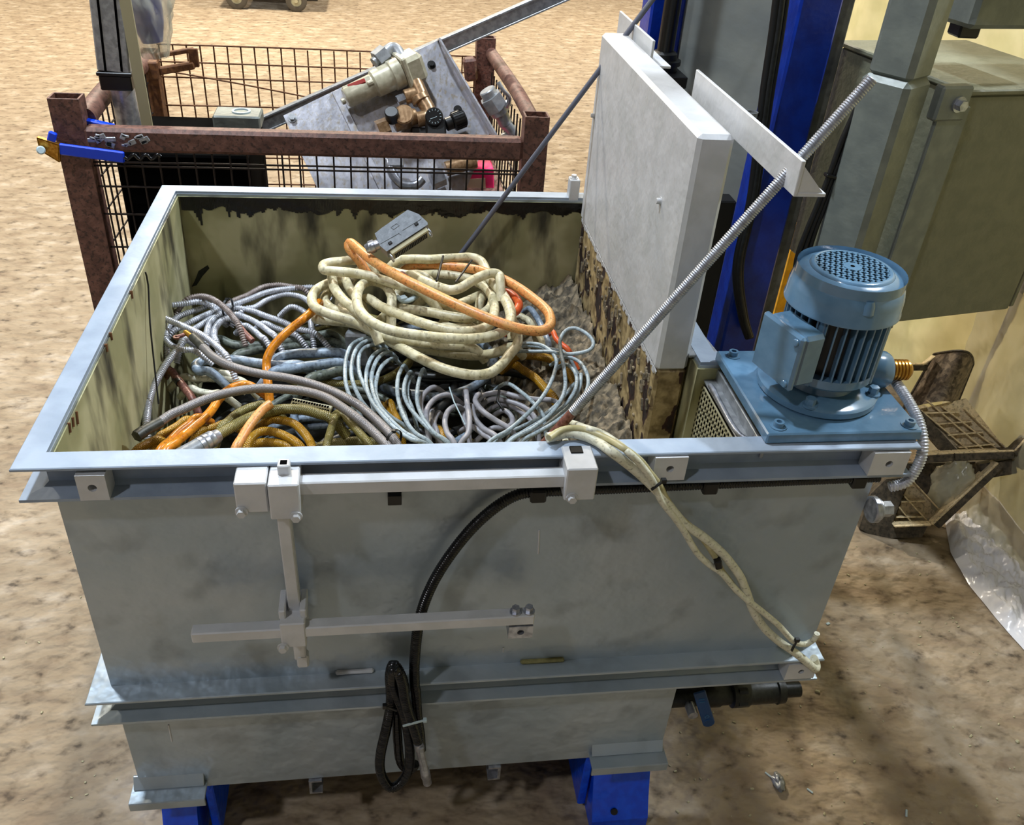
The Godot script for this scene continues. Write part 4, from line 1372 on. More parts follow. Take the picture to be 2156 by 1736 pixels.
func mesh_crate():
	var t := thing("mesh_crate", "rusty brown steel crate with wire mesh sides behind the tank", "crate")
	var zf := -1.42
	var zb := -2.20
	var xl := -0.28
	var xr := 0.965
	hollow_post(t, Vector3(xl, 0, zf - 0.01), 0.118, 0.078, 0.058, M.brown_steel)
	hollow_post(t, Vector3(xr, 0, zf - 0.01), 0.108, 0.070, 0.058, M.brown_steel)
	hollow_post(t, Vector3(-0.235, 0, zb), 0.06, 0.05, 0.06, M.rust_wire)
	hollow_post(t, Vector3(0.90, 0, zb), 0.147, 0.066, 0.05, M.brown_steel)
	# front rail
	var m := MB.new()
	m.box(Vector3((xl + xr) / 2, 0.014, zf + 0.004), Vector3(xr - xl - 0.07, 0.064, 0.045), Basis(), 0.009)
	var fr := part(t, "front_rail", m, M.brown_steel)
	for q in [[215, 293], [283, 297]]:
		var w := MB.new()
		var at := onZ(q[0], q[1], zf + 0.027)
		for k in 9:
			w.box(at + Vector3(rng.randf_range(-0.03, 0.03), rng.randf_range(-0.014, 0.014), 0.0), Vector3(rng.randf_range(0.012, 0.03), rng.randf_range(0.006, 0.016), 0.004), Basis(Vector3.BACK, rng.randf_range(-0.6, 0.6)), 0.0015)
		part(fr, "weld_scar", w, M.steel)
	# tube rails along the sides
	m = MB.new()
	m.tube(smooth(PackedVector3Array([Vector3(xl + 0.03, 0.055, zf - 0.03), Vector3(xl + 0.03, 0.06, -1.75), Vector3(-0.235, 0.03, zb + 0.02)]), 0.05), 0.028, 14)
	part(t, "side_rail", m, M.brown_steel)
	m = MB.new()
	m.tube(smooth(PackedVector3Array([Vector3(xr, 0.075, zf - 0.03), Vector3(xr - 0.012, 0.085, -1.75), Vector3(0.92, 0.095, zb + 0.02)]), 0.05), 0.022, 14)
	part(t, "side_rail", m, M.brown_steel)
	# hinge block on the rear right post and hasp on the rear left one
	m = MB.new()
	var hb := onZ(990, 145, zb + 0.05)
	m.box(hb, Vector3(0.045, 0.075, 0.05), Basis(Vector3.BACK, 0.15), 0.008)
	part(t, "hinge_block", m, M.brown_steel)
	m = MB.new()
	var a := onZ(330, 135, -2.10)
	var b := onZ(408, 122, -2.10)
	m.bar(a + Vector3(0, -0.022, 0), b + Vector3(0, -0.022, 0), 0.03, 0.022, Vector3.UP, 0.003)
	m.bar(a + Vector3(0, 0.022, -0.02), b + Vector3(0, 0.022, -0.02), 0.02, 0.014, Vector3.UP, 0.003)
	m.bar(b + Vector3(0, -0.028, 0), b + Vector3(0, 0.030, 0), 0.014, 0.03, Vector3.RIGHT, 0.002)
	m.box(a + Vector3(-0.01, -0.015, 0.01), Vector3(0.035, 0.055, 0.04), Basis(), 0.004)
	part(t, "hasp", m, M.rust_wire)
	# meshes
	var r := 0.0028
	for k in 25:
		var x := lerpf(xl + 0.07, xr - 0.05, k / 24.0)
		wire_part(t, Vector3(x, -0.02, zf), Vector3(x, FLOOR + 0.16, zf), r, M.dark_wire, 0.002)
	for y in [-0.052, -0.062, -0.12, -0.20, -0.30, -0.40, -0.50, -0.60, -0.70, -0.80, -0.90]:
		wire_part(t, Vector3(xl + 0.04, y, zf + 0.004), Vector3(xr - 0.03, y, zf + 0.004), r, M.dark_wire, 0.002)
	for k in 25:
		var x := lerpf(-0.200, 0.865, k / 24.0)
		wire_part(t, Vector3(x, 0.080 + rng.randf_range(-0.003, 0.004), zb), Vector3(x, FLOOR + 0.16, zb), r, M.rust_wire, 0.003)
	for y in [0.080, 0.025, -0.025, -0.12, -0.165, -0.22, -0.30, -0.40, -0.50, -0.60, -0.70, -0.80, -0.90]:
		wire_part(t, Vector3(-0.205, y, zb + 0.004), Vector3(0.87, y, zb + 0.004), r, M.rust_wire, 0.004)
	wire_part(t, onZ(355, 150, zb + 0.01), onZ(650, 205, zb + 0.01), r, M.rust_wire, 0.004)
	for s in [[xl + 0.005, -0.245], [xr - 0.005, 0.92]]:
		for k in 15:
			var f := (k + 1) / 16.0
			var p := Vector3(lerpf(s[0], s[1], f), 0.04, lerpf(zf, zb, f))
			wire_part(t, p, Vector3(p.x, FLOOR + 0.16, p.z), r, M.dark_wire, 0.002)
		for y in [-0.04, -0.14, -0.24, -0.34, -0.44, -0.54, -0.64, -0.74, -0.84]:
			wire_part(t, Vector3(s[0], y, zf), Vector3(s[1], y, zb), r, M.dark_wire, 0.002)
	# base
	m = MB.new()
	m.box(Vector3((xl + xr) / 2, FLOOR + 0.14, (zf + zb) / 2), Vector3(xr - xl - 0.02, 0.03, zf - zb - 0.02), Basis(), 0.003)
	part(t, "base_plate", m, M.brown_steel)
	for z in [zf, zb]:
		m = MB.new()
		m.box(Vector3((xl + xr) / 2, FLOOR + 0.14, z), Vector3(xr - xl - 0.08, 0.06, 0.04), Basis(), 0.004)
		part(t, "base_rail", m, M.brown_steel)

# things lying in the mesh crate
func crate_contents():
	var n := Vector3(0.0, 0.62, 0.785).normalized()
	var q := Vector3(0.55, 0.045, -1.74)
	var on := func(x: float, y: float, off: float) -> Vector3:
		var c := cr(CF, x, y)
		return onP(c.x, c.y, q + n * off, n)
	# ---- plate with the air service unit
	var t := thing("air_service_panel", "bent aluminium panel with air filter, gauge and regulator lying in the crate", "panel")
	var m := MB.new()
	var tr := Transform3D(Basis(Vector3.RIGHT, n.cross(Vector3.RIGHT), n), q)
	var inv := tr.affine_inverse()
	var poly := PackedVector2Array()
	for p in [[330, 690], [1255, 240], [1560, 800], [1400, 1180], [560, 1180]]:
		var w: Vector3 = inv * on.call(p[0], p[1], 0.0)
		poly.append(Vector2(w.x, w.y))
	m.prism(poly, Transform3D(tr.basis, q - n * 0.004), 0.004)
	part(t, "back_plate", m, M.aluminium)
	m = MB.new()
	var lip0: Vector3 = on.call(640, 545, 0.006)
	var lip1: Vector3 = on.call(935, 1150, 0.006)
	m.bar(lip0, lip1, 0.022, 0.012, n, 0.001)
	part(t, "folded_lip", m, M.aluminium)
	m = MB.new()
	var e0: Vector3 = on.call(1255, 242, 0.0)
	var e1: Vector3 = on.call(1560, 800, 0.0)
	var g0: Vector3 = on.call(1190, 60, 0.0)
	var g1: Vector3 = on.call(1265, 232, 0.075)
	var g2: Vector3 = on.call(1612, 818, 0.075)
	m.quad(e0, e1, g2, g1, Vector3(-1, 0, 0.3))
	m.quad(e0 + Vector3(0.004, 0, 0), e1 + Vector3(0.004, 0, 0), g2 + Vector3(0.004, 0, 0), g1 + Vector3(0.004, 0, 0), Vector3(1, 0, -0.3))
	m.bar(g1, g2, 0.005, 0.004, n)
	m.bar(e0, g1, 0.005, 0.004, n)
	part(t, "side_flange", m, M.aluminium)
	for s in [[385, 708], [1215, 388], [1372, 655]]:
		m = MB.new()
		bolt(m, on.call(s[0], s[1], 0.0), n, 0.009, 0.014)
		part(t, "screw", m, M.steel if s[0] < 500 else M.black)
	# filter
	var a: Vector3 = on.call(700, 585, 0.052)
	var b: Vector3 = on.call(1030, 430, 0.052)
	var y := (b - a).normalized()
	var h := a.distance_to(b)
	var bs := Basis(axis(y).x, y, axis(y).x.cross(y))
	m = MB.new()
	m.lathe([[0.0, 0.0], [0.026, 0.0], [0.031, 0.006], [0.033, h * 0.50], [0.040, h * 0.53], [0.041, h * 0.82], [0.045, h * 0.84], [0.045, h], [0.0, h]], a, bs, 28)
	var fl := part(t, "filter_bowl", m, M.filter_cream)
	m = MB.new()
	m.box(b + y * 0.035, Vector3(0.09, 0.07, 0.085), bs, 0.012)
	m.box(b + y * 0.010, Vector3(0.10, 0.016, 0.10), bs, 0.004)
	part(t, "filter_head", m, M.filter_cream)
	m = MB.new()
	m.bar(on.call(715, 520, 0.075), on.call(820, 480, 0.085), 0.014, 0.006, n, 0.002)
	part(fl, "sight_glass", m, M.red_glass, "red sight glass")
	m = MB.new()
	m.bar(on.call(688, 540, 0.072), on.call(850, 470, 0.083), 0.022, 0.006, n, 0.002)
	m.box(on.call(848, 492, 0.084), Vector3(0.02, 0.02, 0.012), bs, 0.003)
	m.cyl(on.call(680, 610, 0.05), on.call(700, 600, 0.05), 0.009, 12, 0.001)
	part(fl, "glass_frame", m, M.filter_cream)
	# elbow at the top
	m = MB.new()
	m.tube(smooth(PackedVector3Array([on.call(1035, 350, 0.05), on.call(1010, 305, 0.05), on.call(980, 290, 0.05), on.call(940, 320, 0.05)]), 0.008), 0.019, 14)
	m.prism(hexagon(0.030), Transform3D(axis(on.call(880, 370, 0.05) - on.call(940, 320, 0.05)), on.call(945, 318, 0.05)), 0.038)
	m.cyl(on.call(915, 340, 0.05), on.call(873, 378, 0.05), 0.017, 14)
	part(t, "elbow_fitting", m, M.steel)
	# bronze tee and pipe
	m = MB.new()
	m.cyl(on.call(1110, 470, 0.05), on.call(1175, 620, 0.05), 0.023, 18, 0.002)
	m.cyl(on.call(1140, 575, 0.05), on.call(1160, 610, 0.05), 0.029, 18, 0.002)
	m.cyl(on.call(1125, 560, 0.05), on.call(1055, 580, 0.05), 0.022, 16, 0.002)
	m.tube(smooth(PackedVector3Array([on.call(1170, 610, 0.05), on.call(1198, 660, 0.05), on.call(1190, 700, 0.05), on.call(1130, 715, 0.05)]), 0.01), 0.023, 16)
	part(t, "bronze_tee", m, M.bronze)
	m = MB.new()
	m.prism(hexagon(0.015), Transform3D(axis(on.call(1015, 600, 0.05) - on.call(1055, 582, 0.05)), on.call(1055, 582, 0.05)), 0.025)
	part(t, "hex_plug", m, M.zinc)
	m = MB.new()
	m.cyl(on.call(1130, 690, 0.045), on.call(990, 745, 0.045), 0.024, 18, 0.003)
	m.prism(hexagon(0.030), Transform3D(axis(on.call(900, 780, 0.045) - on.call(990, 745, 0.045)), on.call(960, 757, 0.045)), 0.035)
	m.cyl(on.call(1060, 720, 0.03), on.call(1050, 680, 0.085), 0.030, 18, 0.004)
	part(t, "shutoff_valve", m, M.bronze)
	m = MB.new()
	m.cyl(on.call(985, 715, 0.06), on.call(975, 665, 0.095), 0.021, 18, 0.003)
	part(t, "valve_knob", m, M.black)
	# gauge
	var gc: Vector3 = on.call(1232, 695, 0.09)
	var gn := (CAM - gc).normalized().lerp(n, 0.4).normalized()
	var gb := axis(gn)
	m = MB.new()
	m.cyl(gc - gn * 0.03, gc, 0.027, 26, 0.003)
	var ga := part(t, "pressure_gauge", m, M.black)
	m = MB.new()
	for k in 11:
		var an := 0.8 + k * 0.47
		var dv := gb.x * cos(an) + gb.y * sin(an)
		m.bar(gc + dv * 0.017 + gn * 0.0008, gc + dv * 0.0215 + gn * 0.0008, 0.0012, 0.0006, gn)
	m.bar(gc - gb.x * 0.008 + gn * 0.001, gc + gb.x * 0.012 + gb.y * 0.008 + gn * 0.001, 0.0012, 0.0006, gn)
	part(ga, "dial_marks", m, M.tie_white)
	m = MB.new()
	m.box(on.call(1240, 775, 0.05), Vector3(0.062, 0.055, 0.05), tr.basis, 0.006)
	m.box(on.call(1150, 800, 0.03), Vector3(0.06, 0.03, 0.04), tr.basis, 0.005)
	var k0: Vector3 = on.call(1300, 745, 0.055)
	var k1: Vector3 = on.call(1415, 700, 0.055)
	m.cyl(k0, k0.lerp(k1, 0.35), 0.020, 18, 0.002)
	m.cyl(k0.lerp(k1, 0.35), k1, 0.027, 22, 0.004)
	part(t, "regulator", m, M.black)
	m = MB.new()
	for k in 22:
		var an := TAU * k / 22
		var kb := axis(k1 - k0)
		var dv := (kb.x * cos(an) + kb.y * sin(an)) * 0.027
		m.bar(k0.lerp(k1, 0.42) + dv, k0.lerp(k1, 0.93) + dv, 0.003, 0.003, dv)
	part(t, "knob_ribs", m, M.black)
	# pipes under the rail
	m = MB.new()
	m.tube(smooth(PackedVector3Array([on.call(955, 955, 0.05), on.call(985, 1040, 0.05), on.call(1040, 1100, 0.05), on.call(1120, 1105, 0.05), on.call(1160, 1070, 0.05)]), 0.01), 0.014, 12)
	m.prism(hexagon(0.028), Transform3D(axis(on.call(1290, 1050, 0.05) - on.call(1220, 1080, 0.05)), on.call(1215, 1080, 0.05)), 0.04)
	m.box(on.call(1000, 975, 0.05), Vector3(0.05, 0.03, 0.03), tr.basis, 0.004)
	part(t, "steel_elbow", m, M.zinc)
	m = MB.new()
	m.cyl(on.call(1300, 1010, 0.04), on.call(1480, 960, 0.04), 0.022, 16, 0.002)
	part(t, "bronze_pipe", m, M.bronze)
	# ---- long strut across the crate
	m = MB.new()
	var s0 := onZ(470, 297, -1.97)
	var s1 := onZ(1215, -28, -1.97)
	var sy := Vector3(-(s1 - s0).y, (s1 - s0).x, 0).normalized()
	m.bar(s0, s1, 0.030, 0.046, sy, 0.003)
	m.bar(s0 + sy * 0.021 + Vector3(0, 0, 0.018), s1 + sy * 0.021 + Vector3(0, 0, 0.018), 0.010, 0.006, sy, 0.001)
	m.bar(s0 - sy * 0.021 + Vector3(0, 0, 0.018), s1 - sy * 0.021 + Vector3(0, 0, 0.018), 0.010, 0.006, sy, 0.001)
	solo("steel_strut", "long grey steel strut leaning across the wire mesh crate", "strut", m, M.steel)
	# ---- ball valve at the right
	t = thing("ball_valve", "grey pipe ball valve with lever lying by the right side of the crate", "valve")
	var bz := -1.72
	var bp := func(x: float, y2: float) -> Vector3:
		var c := cr(CF, x, y2)
		return onZ(c.x, c.y, bz)
	m = MB.new()
	m.cyl(bp.call(1545, 535), bp.call(1570, 580), 0.026, 18, 0.003)
	m.prism(hexagon(0.037), Transform3D(axis(bp.call(1620, 660) - bp.call(1565, 575)), bp.call(1565, 575)), 0.045)
	m.cyl(bp.call(1595, 615), bp.call(1630, 680), 0.030, 18, 0.003)
	m.cyl(bp.call(1625, 665), bp.call(1660, 745), 0.022, 16, 0.003)
	m.tube(smooth(PackedVector3Array([bp.call(1655, 735), bp.call(1690, 775), bp.call(1690, 815), bp.call(1640, 835)]), 0.01), 0.020, 14)
	part(t, "body", m, M.steel)
	m = MB.new()
	m.tube(smooth(PackedVector3Array([bp.call(1606, 468) + Vector3(0, 0, 0.04), bp.call(1630, 510) + Vector3(0, 0, 0.045), bp.call(1665, 550) + Vector3(0, 0, 0.045), bp.call(1668, 590) + Vector3(0, 0, 0.04), bp.call(1660, 620) + Vector3(0, 0, 0.03)]), 0.01), 0.007, 8)
	m.cyl(bp.call(1645, 625), bp.call(1690, 610), 0.011, 10, 0.001)
	part(t, "lever", m, M.zinc)
	# ---- pink carton
	t = thing("pink_carton", "bright pink carton with a cream label at the bottom of the mesh crate", "carton")
	m = MB.new()
	var pa := cr(CF, 1450, 1085)
	var pk := onZ(pa.x, pa.y, -1.62)
	m.box(pk + Vector3(0, -0.02, -0.08), Vector3(0.155, 0.10, 0.12), Basis(Vector3.BACK, 0.08), 0.004)
	part(t, "box", m, M.pink)
	m = MB.new()
	m.box(pk + Vector3(0.005, -0.025, -0.0188), Vector3(0.09, 0.055, 0.001), Basis(Vector3.BACK, 0.08))
	part(t, "label_sticker", m, M.label_cream)
	# support below so that the carton and the panel rest on something
	m = MB.new()
	m.box(Vector3(0.64, -0.5605, -1.81), Vector3(0.55, 0.745, 0.46), Basis(), 0.004)
	solo("steel_case", "dark steel case at the bottom of the crate under the panel", "case", m, M.brown_steel)
	# ---- black cabinet at the left
	t = thing("black_enclosure", "black enclosure standing in the left half of the mesh crate", "enclosure")
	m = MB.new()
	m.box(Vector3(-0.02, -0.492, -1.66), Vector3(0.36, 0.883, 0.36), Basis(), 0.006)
	part(t, "case", m, M.void)
	t = thing("grey_junction_box", "small grey-green box with a white ring on top of the black enclosure", "box")
	m = MB.new()
	var jb := onY(440, 270, -0.045)
	jb.z = -1.72
	m.box(Vector3(0.10, -0.03, -1.77), Vector3(0.14, 0.04, 0.10), Basis(), 0.005)
	part(t, "case", m, M.post_grey)
	m = MB.new()
	m.lathe([[0.022, 0.0], [0.028, 0.0], [0.028, 0.004], [0.022, 0.004], [0.022, 0.0]], Vector3(0.11, -0.01, -1.77), Basis(), 20)
	part(t, "ring", m, M.tie_white)
	# ---- linear actuator standing at the left
	t = thing("linear_actuator", "tall aluminium profile actuator with a chrome cylinder standing in the crate", "actuator")
	var ax0 := onZ(247, 145, -1.60)
	var ax1 := onZ(232, 0, -1.60)
	ax1 = ax0 + (ax1 - ax0) * 5.0
	m = MB.new()
	m.bar(ax0, ax1, 0.085, 0.085, Vector3.BACK, 0.004)
	part(t, "profile", m, M.steel)
	for s in [-0.020, 0.022]:
		m = MB.new()
		m.bar(ax0 + Vector3(s, 0.004, 0.0425), ax1 + Vector3(s, 0, 0.0425), 0.006, 0.002, Vector3.BACK)
		part(t, "slot", m, M.void)
	m = MB.new()
	m.box(ax0 + Vector3(0, -0.004, 0), Vector3(0.092, 0.010, 0.092), Basis(), 0.002)
	m.box(ax0 + Vector3(0, -0.028, 0), Vector3(0.084, 0.040, 0.084), Basis(), 0.003)
	part(t, "end_block", m, M.black)
	m = MB.new()
	m.cyl(ax0 + Vector3(0.005, -0.20, 0), ax0 + Vector3(0.005, -0.045, 0), 0.033, 22)
	part(t, "chrome_cylinder", m, M.zinc)
	m = MB.new()
	m.box(ax0 + Vector3(0.01, -0.21, 0.0), Vector3(0.15, 0.03, 0.12), Basis(Vector3.UP, 0.3), 0.004)
	part(t, "foot_plate", m, M.steel)
	m = MB.new()
	var fb0 := onZ(312, 268, -1.56)
	var fb1 := onZ(264, 0, -1.56)
	m.bar(fb0 + Vector3(0, -0.10, 0), fb0 + (fb1 - fb0) * 3.0, 0.030, 0.006, Vector3.BACK, 0.001)
	solo("guide_strip", "polished steel strip standing beside the aluminium actuator", "strip", m, M.bone)
	# ---- tool wrapped in clear film
	t = thing("wrapped_tool", "blue and silver tool wrapped in crumpled clear film above the crate", "tool")
	var wc := onZ(325, 110, -1.86)
	m = MB.new()
	m.lathe([[0.0, 0.0], [0.030, 0.0], [0.045, 0.05], [0.055, 0.12], [0.055, 0.9], [0.0, 0.9]], wc + Vector3(0, 0.03, 0), Basis(Vector3.BACK, 0.10), 20)
	part(t, "core", m, M.blue)
	var no := FastNoiseLite.new()
	no.seed = 77
	no.frequency = 1.0
	m = MB.new()
	var wf := func(u: float, v: float) -> Vector3:
		var an := u * TAU
		var hh := v * 0.9
		var r := lerpf(0.038, 0.088, minf(1.0, hh / 0.14)) * (1.0 + 0.30 * no.get_noise_3d(cos(an) * 4.0, sin(an) * 4.0, hh * 12.0))
		return wc + Vector3(cos(an) * r - hh * 0.12, hh - 0.012, -sin(an) * r)
	m.grid(44, 40, wf)
	part(t, "film", m, M.wrap)
	# ---- blue clamp on the left post
	t = thing("blue_clamp", "blue clamp with a brass plate gripping the left crate post", "clamp")
	m = MB.new()
	m.bar(onZ(125, 313, -1.365), onZ(262, 331, -1.365), 0.010, 0.030, Vector3.UP, 0.003)
	part(t, "lower_arm", m, M.blue_clamp)
	m = MB.new()
	m.bar(onZ(173, 253, -1.44), onZ(242, 268, -1.44), 0.02, 0.014, Vector3.UP, 0.003)
	part(t, "upper_arm", m, M.blue_clamp)
	m = MB.new()
	m.bar(onZ(112, 278, -1.37), onZ(104, 312, -1.37), 0.012, 0.020, Vector3.UP, 0.003)
	part(t, "pivot_arm", m, M.blue_clamp)
	m = MB.new()
	var ba := [onZ(78, 290, -1.36), onZ(123, 305, -1.36), onZ(125, 341, -1.36), onZ(84, 316, -1.36)]
	m.quad(ba[0], ba[1], ba[2], ba[3], Vector3.BACK)
	m.quad(ba[0] + Vector3(0, 0, -0.012), ba[1] + Vector3(0, 0, -0.012), ba[2] + Vector3(0, 0, -0.012), ba[3] + Vector3(0, 0, -0.012), Vector3.FORWARD)
	for k in 4:
		m.bar(ba[k] + Vector3(0, 0, -0.006), ba[(k + 1) % 4] + Vector3(0, 0, -0.006), 0.012, 0.003, Vector3.UP)
	part(t, "brass_plate", m, M.brass)
	m = MB.new()
	m.cyl(onZ(86, 316, -1.352), onZ(86, 316, -1.34), 0.011, 14, 0.003)
	part(t, "rivet", m, M.tie_white)
	m = MB.new()
	var chn := PackedVector3Array()
	for k in 12:
		chn.append(onZ(262 + k * 7, 330 + 5 * sin(k * 1.7), -1.36))
	m.tube(smooth(chn, 0.006), 0.005, 8)
	part(t, "chain", m, M.black_shine)

# ================================================================ cables in the tank
func cable(called: String, label: String, mat: Material, r: float, strands: Array, group := "", amp := 0.0, pitch := 0.006, sides := 12, category := "cable") -> Node3D:
	var t := thing(called, label, category, group)
	var m := MB.new()
	for s in strands:
		var p := trail(s[0], s[1], s[2], s[3] if s.size() > 3 else 3)
		m.tube(smooth(p, pitch / 4.0 if amp > 0.0 else 0.007), r, sides, true, amp, pitch)
	part(t, "run", m, mat)
	return t
func tie(t: Node3D, c: Array, x: float, y: float, h: float, along: Vector3, w: float, mat: Material):
	var m := MB.new()
	var q := cr(c, x, y)
	var p := onY(q.x, q.y, h)
	var b := axis(along)
	m.lathe([[w, -0.0025], [w + 0.0015, -0.0025], [w + 0.0015, 0.0025], [w, 0.0025], [w, -0.0025]], p, Basis(b.x, b.z, -b.y), 18)
	m.box(p + Vector3(0, w, 0), Vector3(0.008, 0.006, 0.008), Basis(), 0.001)
	part(t, "cable_tie", m, mat)
func cable_pile():
	# buried layer: dark hoses that fill the gaps
	var r2 := RandomNumberGenerator.new()
	r2.seed = 21
	var mats := [M.dark_hose, M.green_grey_hose, M.dark_hose, M.blue_grey_hose, M.dark_hose, M.olive_braid]
	for k in 18:
		var t := thing("buried_hose", ["black", "grey-green", "black", "blue-grey", "black", "olive braided"][k % 6] + " hose half buried under the other cables in the tank", "hose", "hoses buried at the bottom of the tank")
		var c := Vector3(r2.randf_range(0.25, 0.80), 0, r2.randf_range(-0.85, -0.30))
		var rad := r2.randf_range(0.12, 0.19)
		var p := PackedVector3Array()
		var yb := -0.385 + 0.09 * k / 18.0
		var turns := r2.randf_range(1.1, 1.9)
		var a0 := r2.randf() * TAU
		for q in 40:
			var f := q / 39.0
			var an := a0 + f * turns * TAU
			p.append(Vector3(clampf(c.x + cos(an) * rad * 1.1, 0.07, 0.98), yb + 0.012 * sin(an * 1.3) + 0.02 * f, clampf(c.z + sin(an) * rad, -1.04, -0.07)))
		var m := MB.new()
		m.tube(smooth(p, 0.012), r2.randf_range(0.007, 0.012), 9)
		part(t, "run", m, mats[k % mats.size()])
	# sludge lying against the rusty panel
	var no := FastNoiseLite.new()
	no.seed = 9
	no.frequency = 9.0
	var sm := MB.new()
	var sf := func(u: float, v: float) -> Vector3:
		var x := lerpf(0.80, 1.0305, u)
		var z := lerpf(-1.07, -0.05, v)
		return Vector3(x, lerpf(-0.40, -0.215, pow(u, 0.6)) + 0.035 * no.get_noise_2d(x, z) + 0.018 * no.get_noise_2d(x * 4.0, z * 4.0), z)
	sm.grid(40, 150, sf)
	var so := solo("dried_sludge", "lumpy grey-brown dried sludge heaped against the rusty panel foot", "sludge", sm, M.sludge)
	so.set_meta("kind", "stuff")
	# grey hoses in the middle left
	cable("grey_hose", "thick grey-green hose lying under the spiral conduits", M.green_grey_hose, 0.0105, [[CA, [780, 665, 900, 710, 1050, 722, 1250, 712, 1450, 680, 1650, 640, 1800, 620], [-0.26]]], "thick grey hoses", 0, 0.006, 12, "hose")
	cable("grey_hose", "brownish grey hose below the grey-green one, crossed by the amber hose", M.green_grey_hose, 0.0105, [[CA, [930, 820, 1050, 775, 1200, 748, 1400, 738, 1600, 712, 1820, 690], [-0.265]]], "thick grey hoses", 0, 0.006, 12, "hose")
	cable("grey_hose", "blue-grey hose ending behind the small grey box", M.blue_grey_hose, 0.0115, [[CA, [1310, 840, 1450, 800, 1600, 790, 1900, 795], [-0.255]]], "thick grey hoses", 0, 0.006, 12, "hose")
	cable("grey_hose", "blue-grey hose looping back beside the left braided hose", M.blue_grey_hose, 0.0105, [[CA, [700, 960, 600, 950, 570, 900, 640, 860, 800, 845, 950, 850, 1150, 880, 1350, 895, 1530, 900], [-0.262]]], "thick grey hoses", 0, 0.006, 12, "hose")
	cable("grey_hose", "blue-grey hose lowest of the row, left of the thin grey coil", M.blue_grey_hose, 0.0115, [[CA, [1280, 960, 1450, 930, 1650, 900, 1900, 882], [-0.255]]], "thick grey hoses", 0, 0.006, 12, "hose")
	cable("grey_hose", "short dark hose end beside the thin grey coil", M.green_grey_hose, 0.0120, [[CA, [1600, 1030, 1750, 985, 1900, 955], [-0.262]]], "thick grey hoses", 0, 0.006, 12, "hose")
	cable("grey_hose", "short lengths of pale hose lying under the braided hoses", M.beige_cable, 0.0085, [[CA, [450, 1010, 560, 1020, 720, 1020, 900, 1030, 1000, 1050], [-0.285]], [CA, [520, 1110, 600, 1140, 720, 1160, 800, 1160], [-0.29]], [CA, [690, 950, 790, 970, 900, 1000], [-0.28]]], "thick grey hoses", 0, 0.006, 12, "hose")
	# spiral metal conduits at the left
	var cg := "spiral metal conduits in the tank"
	var cond := [
		["spiral metal conduit bent into the outermost loop by the left wall", M.conduit, 0.0066, [[CA, [640, 330, 450, 342, 300, 365, 225, 405, 240, 450, 330, 492, 450, 542, 600, 612, 720, 692, 820, 785, 860, 840], [-0.195, -0.185, -0.19, -0.20]]]],
		["spiral metal conduit running along the back of the coil to the far right", M.conduit, 0.0066, [[CA, [1660, 200, 1500, 200, 1350, 212, 1200, 242, 1050, 302, 900, 356, 780, 392, 600, 470, 450, 545, 340, 615], [-0.22, -0.21, -0.215, -0.225]]]],
		["spiral metal conduit arched over the middle of the coil", M.conduit, 0.0066, [[CA, [1630, 370, 1590, 320, 1530, 282, 1440, 260, 1340, 262, 1220, 305, 1110, 372, 1000, 400], [-0.225]], [CA, [1430, 372, 1530, 400, 1600, 470, 1625, 580], [-0.235]]]],
		["spiral metal conduit lying diagonally under the amber hose", M.conduit, 0.0066, [[CA, [900, 385, 1060, 400, 1200, 450, 1350, 502, 1500, 570, 1660, 612], [-0.222, -0.235]]]],
		["spiral metal conduit curling down between the others to the grey hoses", M.conduit, 0.0066, [[CA, [920, 440, 1040, 472, 1150, 530, 1230, 590, 1300, 650], [-0.228]], [CA, [1010, 540, 1090, 580, 1160, 640, 1210, 680], [-0.235]], [CA, [1180, 520, 1290, 560, 1400, 600, 1500, 640], [-0.24]]]],
		["spiral metal conduit forming the lower left loop by the wall", M.conduit, 0.0066, [[CA, [225, 440, 208, 520, 232, 590, 290, 660, 340, 715, 430, 758, 560, 768], [-0.21, -0.215, -0.222]]]],
		["spiral metal conduit that drops down the left wall to the braided hose end", M.conduit, 0.0072, [[CA, [480, 665, 430, 722, 370, 795, 310, 875, 250, 975, 190, 1090, 150, 1200, 130, 1320, 122, 1440], [-0.215, -0.225, -0.24, -0.25]]]],
		["pair of smooth grey bends in the middle of the conduit coil", M.conduit, 0.0070, [[CA, [830, 430, 740, 470, 690, 540, 668, 640], [-0.222]], [CA, [880, 478, 800, 500, 750, 560, 735, 640, 760, 700], [-0.222]]]],
		["spiral metal conduit across the left half of the coil", M.conduit, 0.0066, [[CA, [720, 360, 600, 392, 480, 430, 385, 478, 315, 560, 300, 640], [-0.212]], [CA, [740, 470, 620, 532, 520, 600, 440, 690], [-0.225]]]],
	]
	for c in cond:
		cable("metal_conduit", c[0], c[1], c[2], c[3], cg, 0.15, 0.0054, 10, "conduit")
	var bc := cable("metal_conduit", "brownish spiral conduit over the top of the coil, ending in a copper tube", M.conduit_brown, 0.0066, [[CA, [470, 320, 540, 285, 620, 275, 700, 290, 780, 335, 850, 395, 910, 465, 960, 540], [-0.19, -0.175, -0.19]], [CA, [880, 340, 1040, 265, 1180, 192, 1320, 172, 1450, 190, 1550, 210], [-0.215]]], cg, 0.15, 0.0054, 10, "conduit")
	var em := MB.new()
	em.tube(smooth(trail(CA, [955, 535, 1010, 605, 1085, 680], [-0.195, -0.215], 0), 0.01), 0.0075, 12)
	part(bc, "copper_end", em, M.copper_brown)
	tie(bc, CA, 860, 375, -0.205, Vector3(1, 0, 0.4), 0.022, M.black)
	var cp := cable("copper_tube", "corroded copper pipe stub below the left conduit loop", M.copper_brown, 0.0085, [[CA, [335, 945, 400, 1020, 470, 1110, 545, 1215], [-0.255, -0.265]]], "", 0, 0.006, 12, "pipe")
	var bm := MB.new()
	var q0 := cr(CA, 405, 1045)
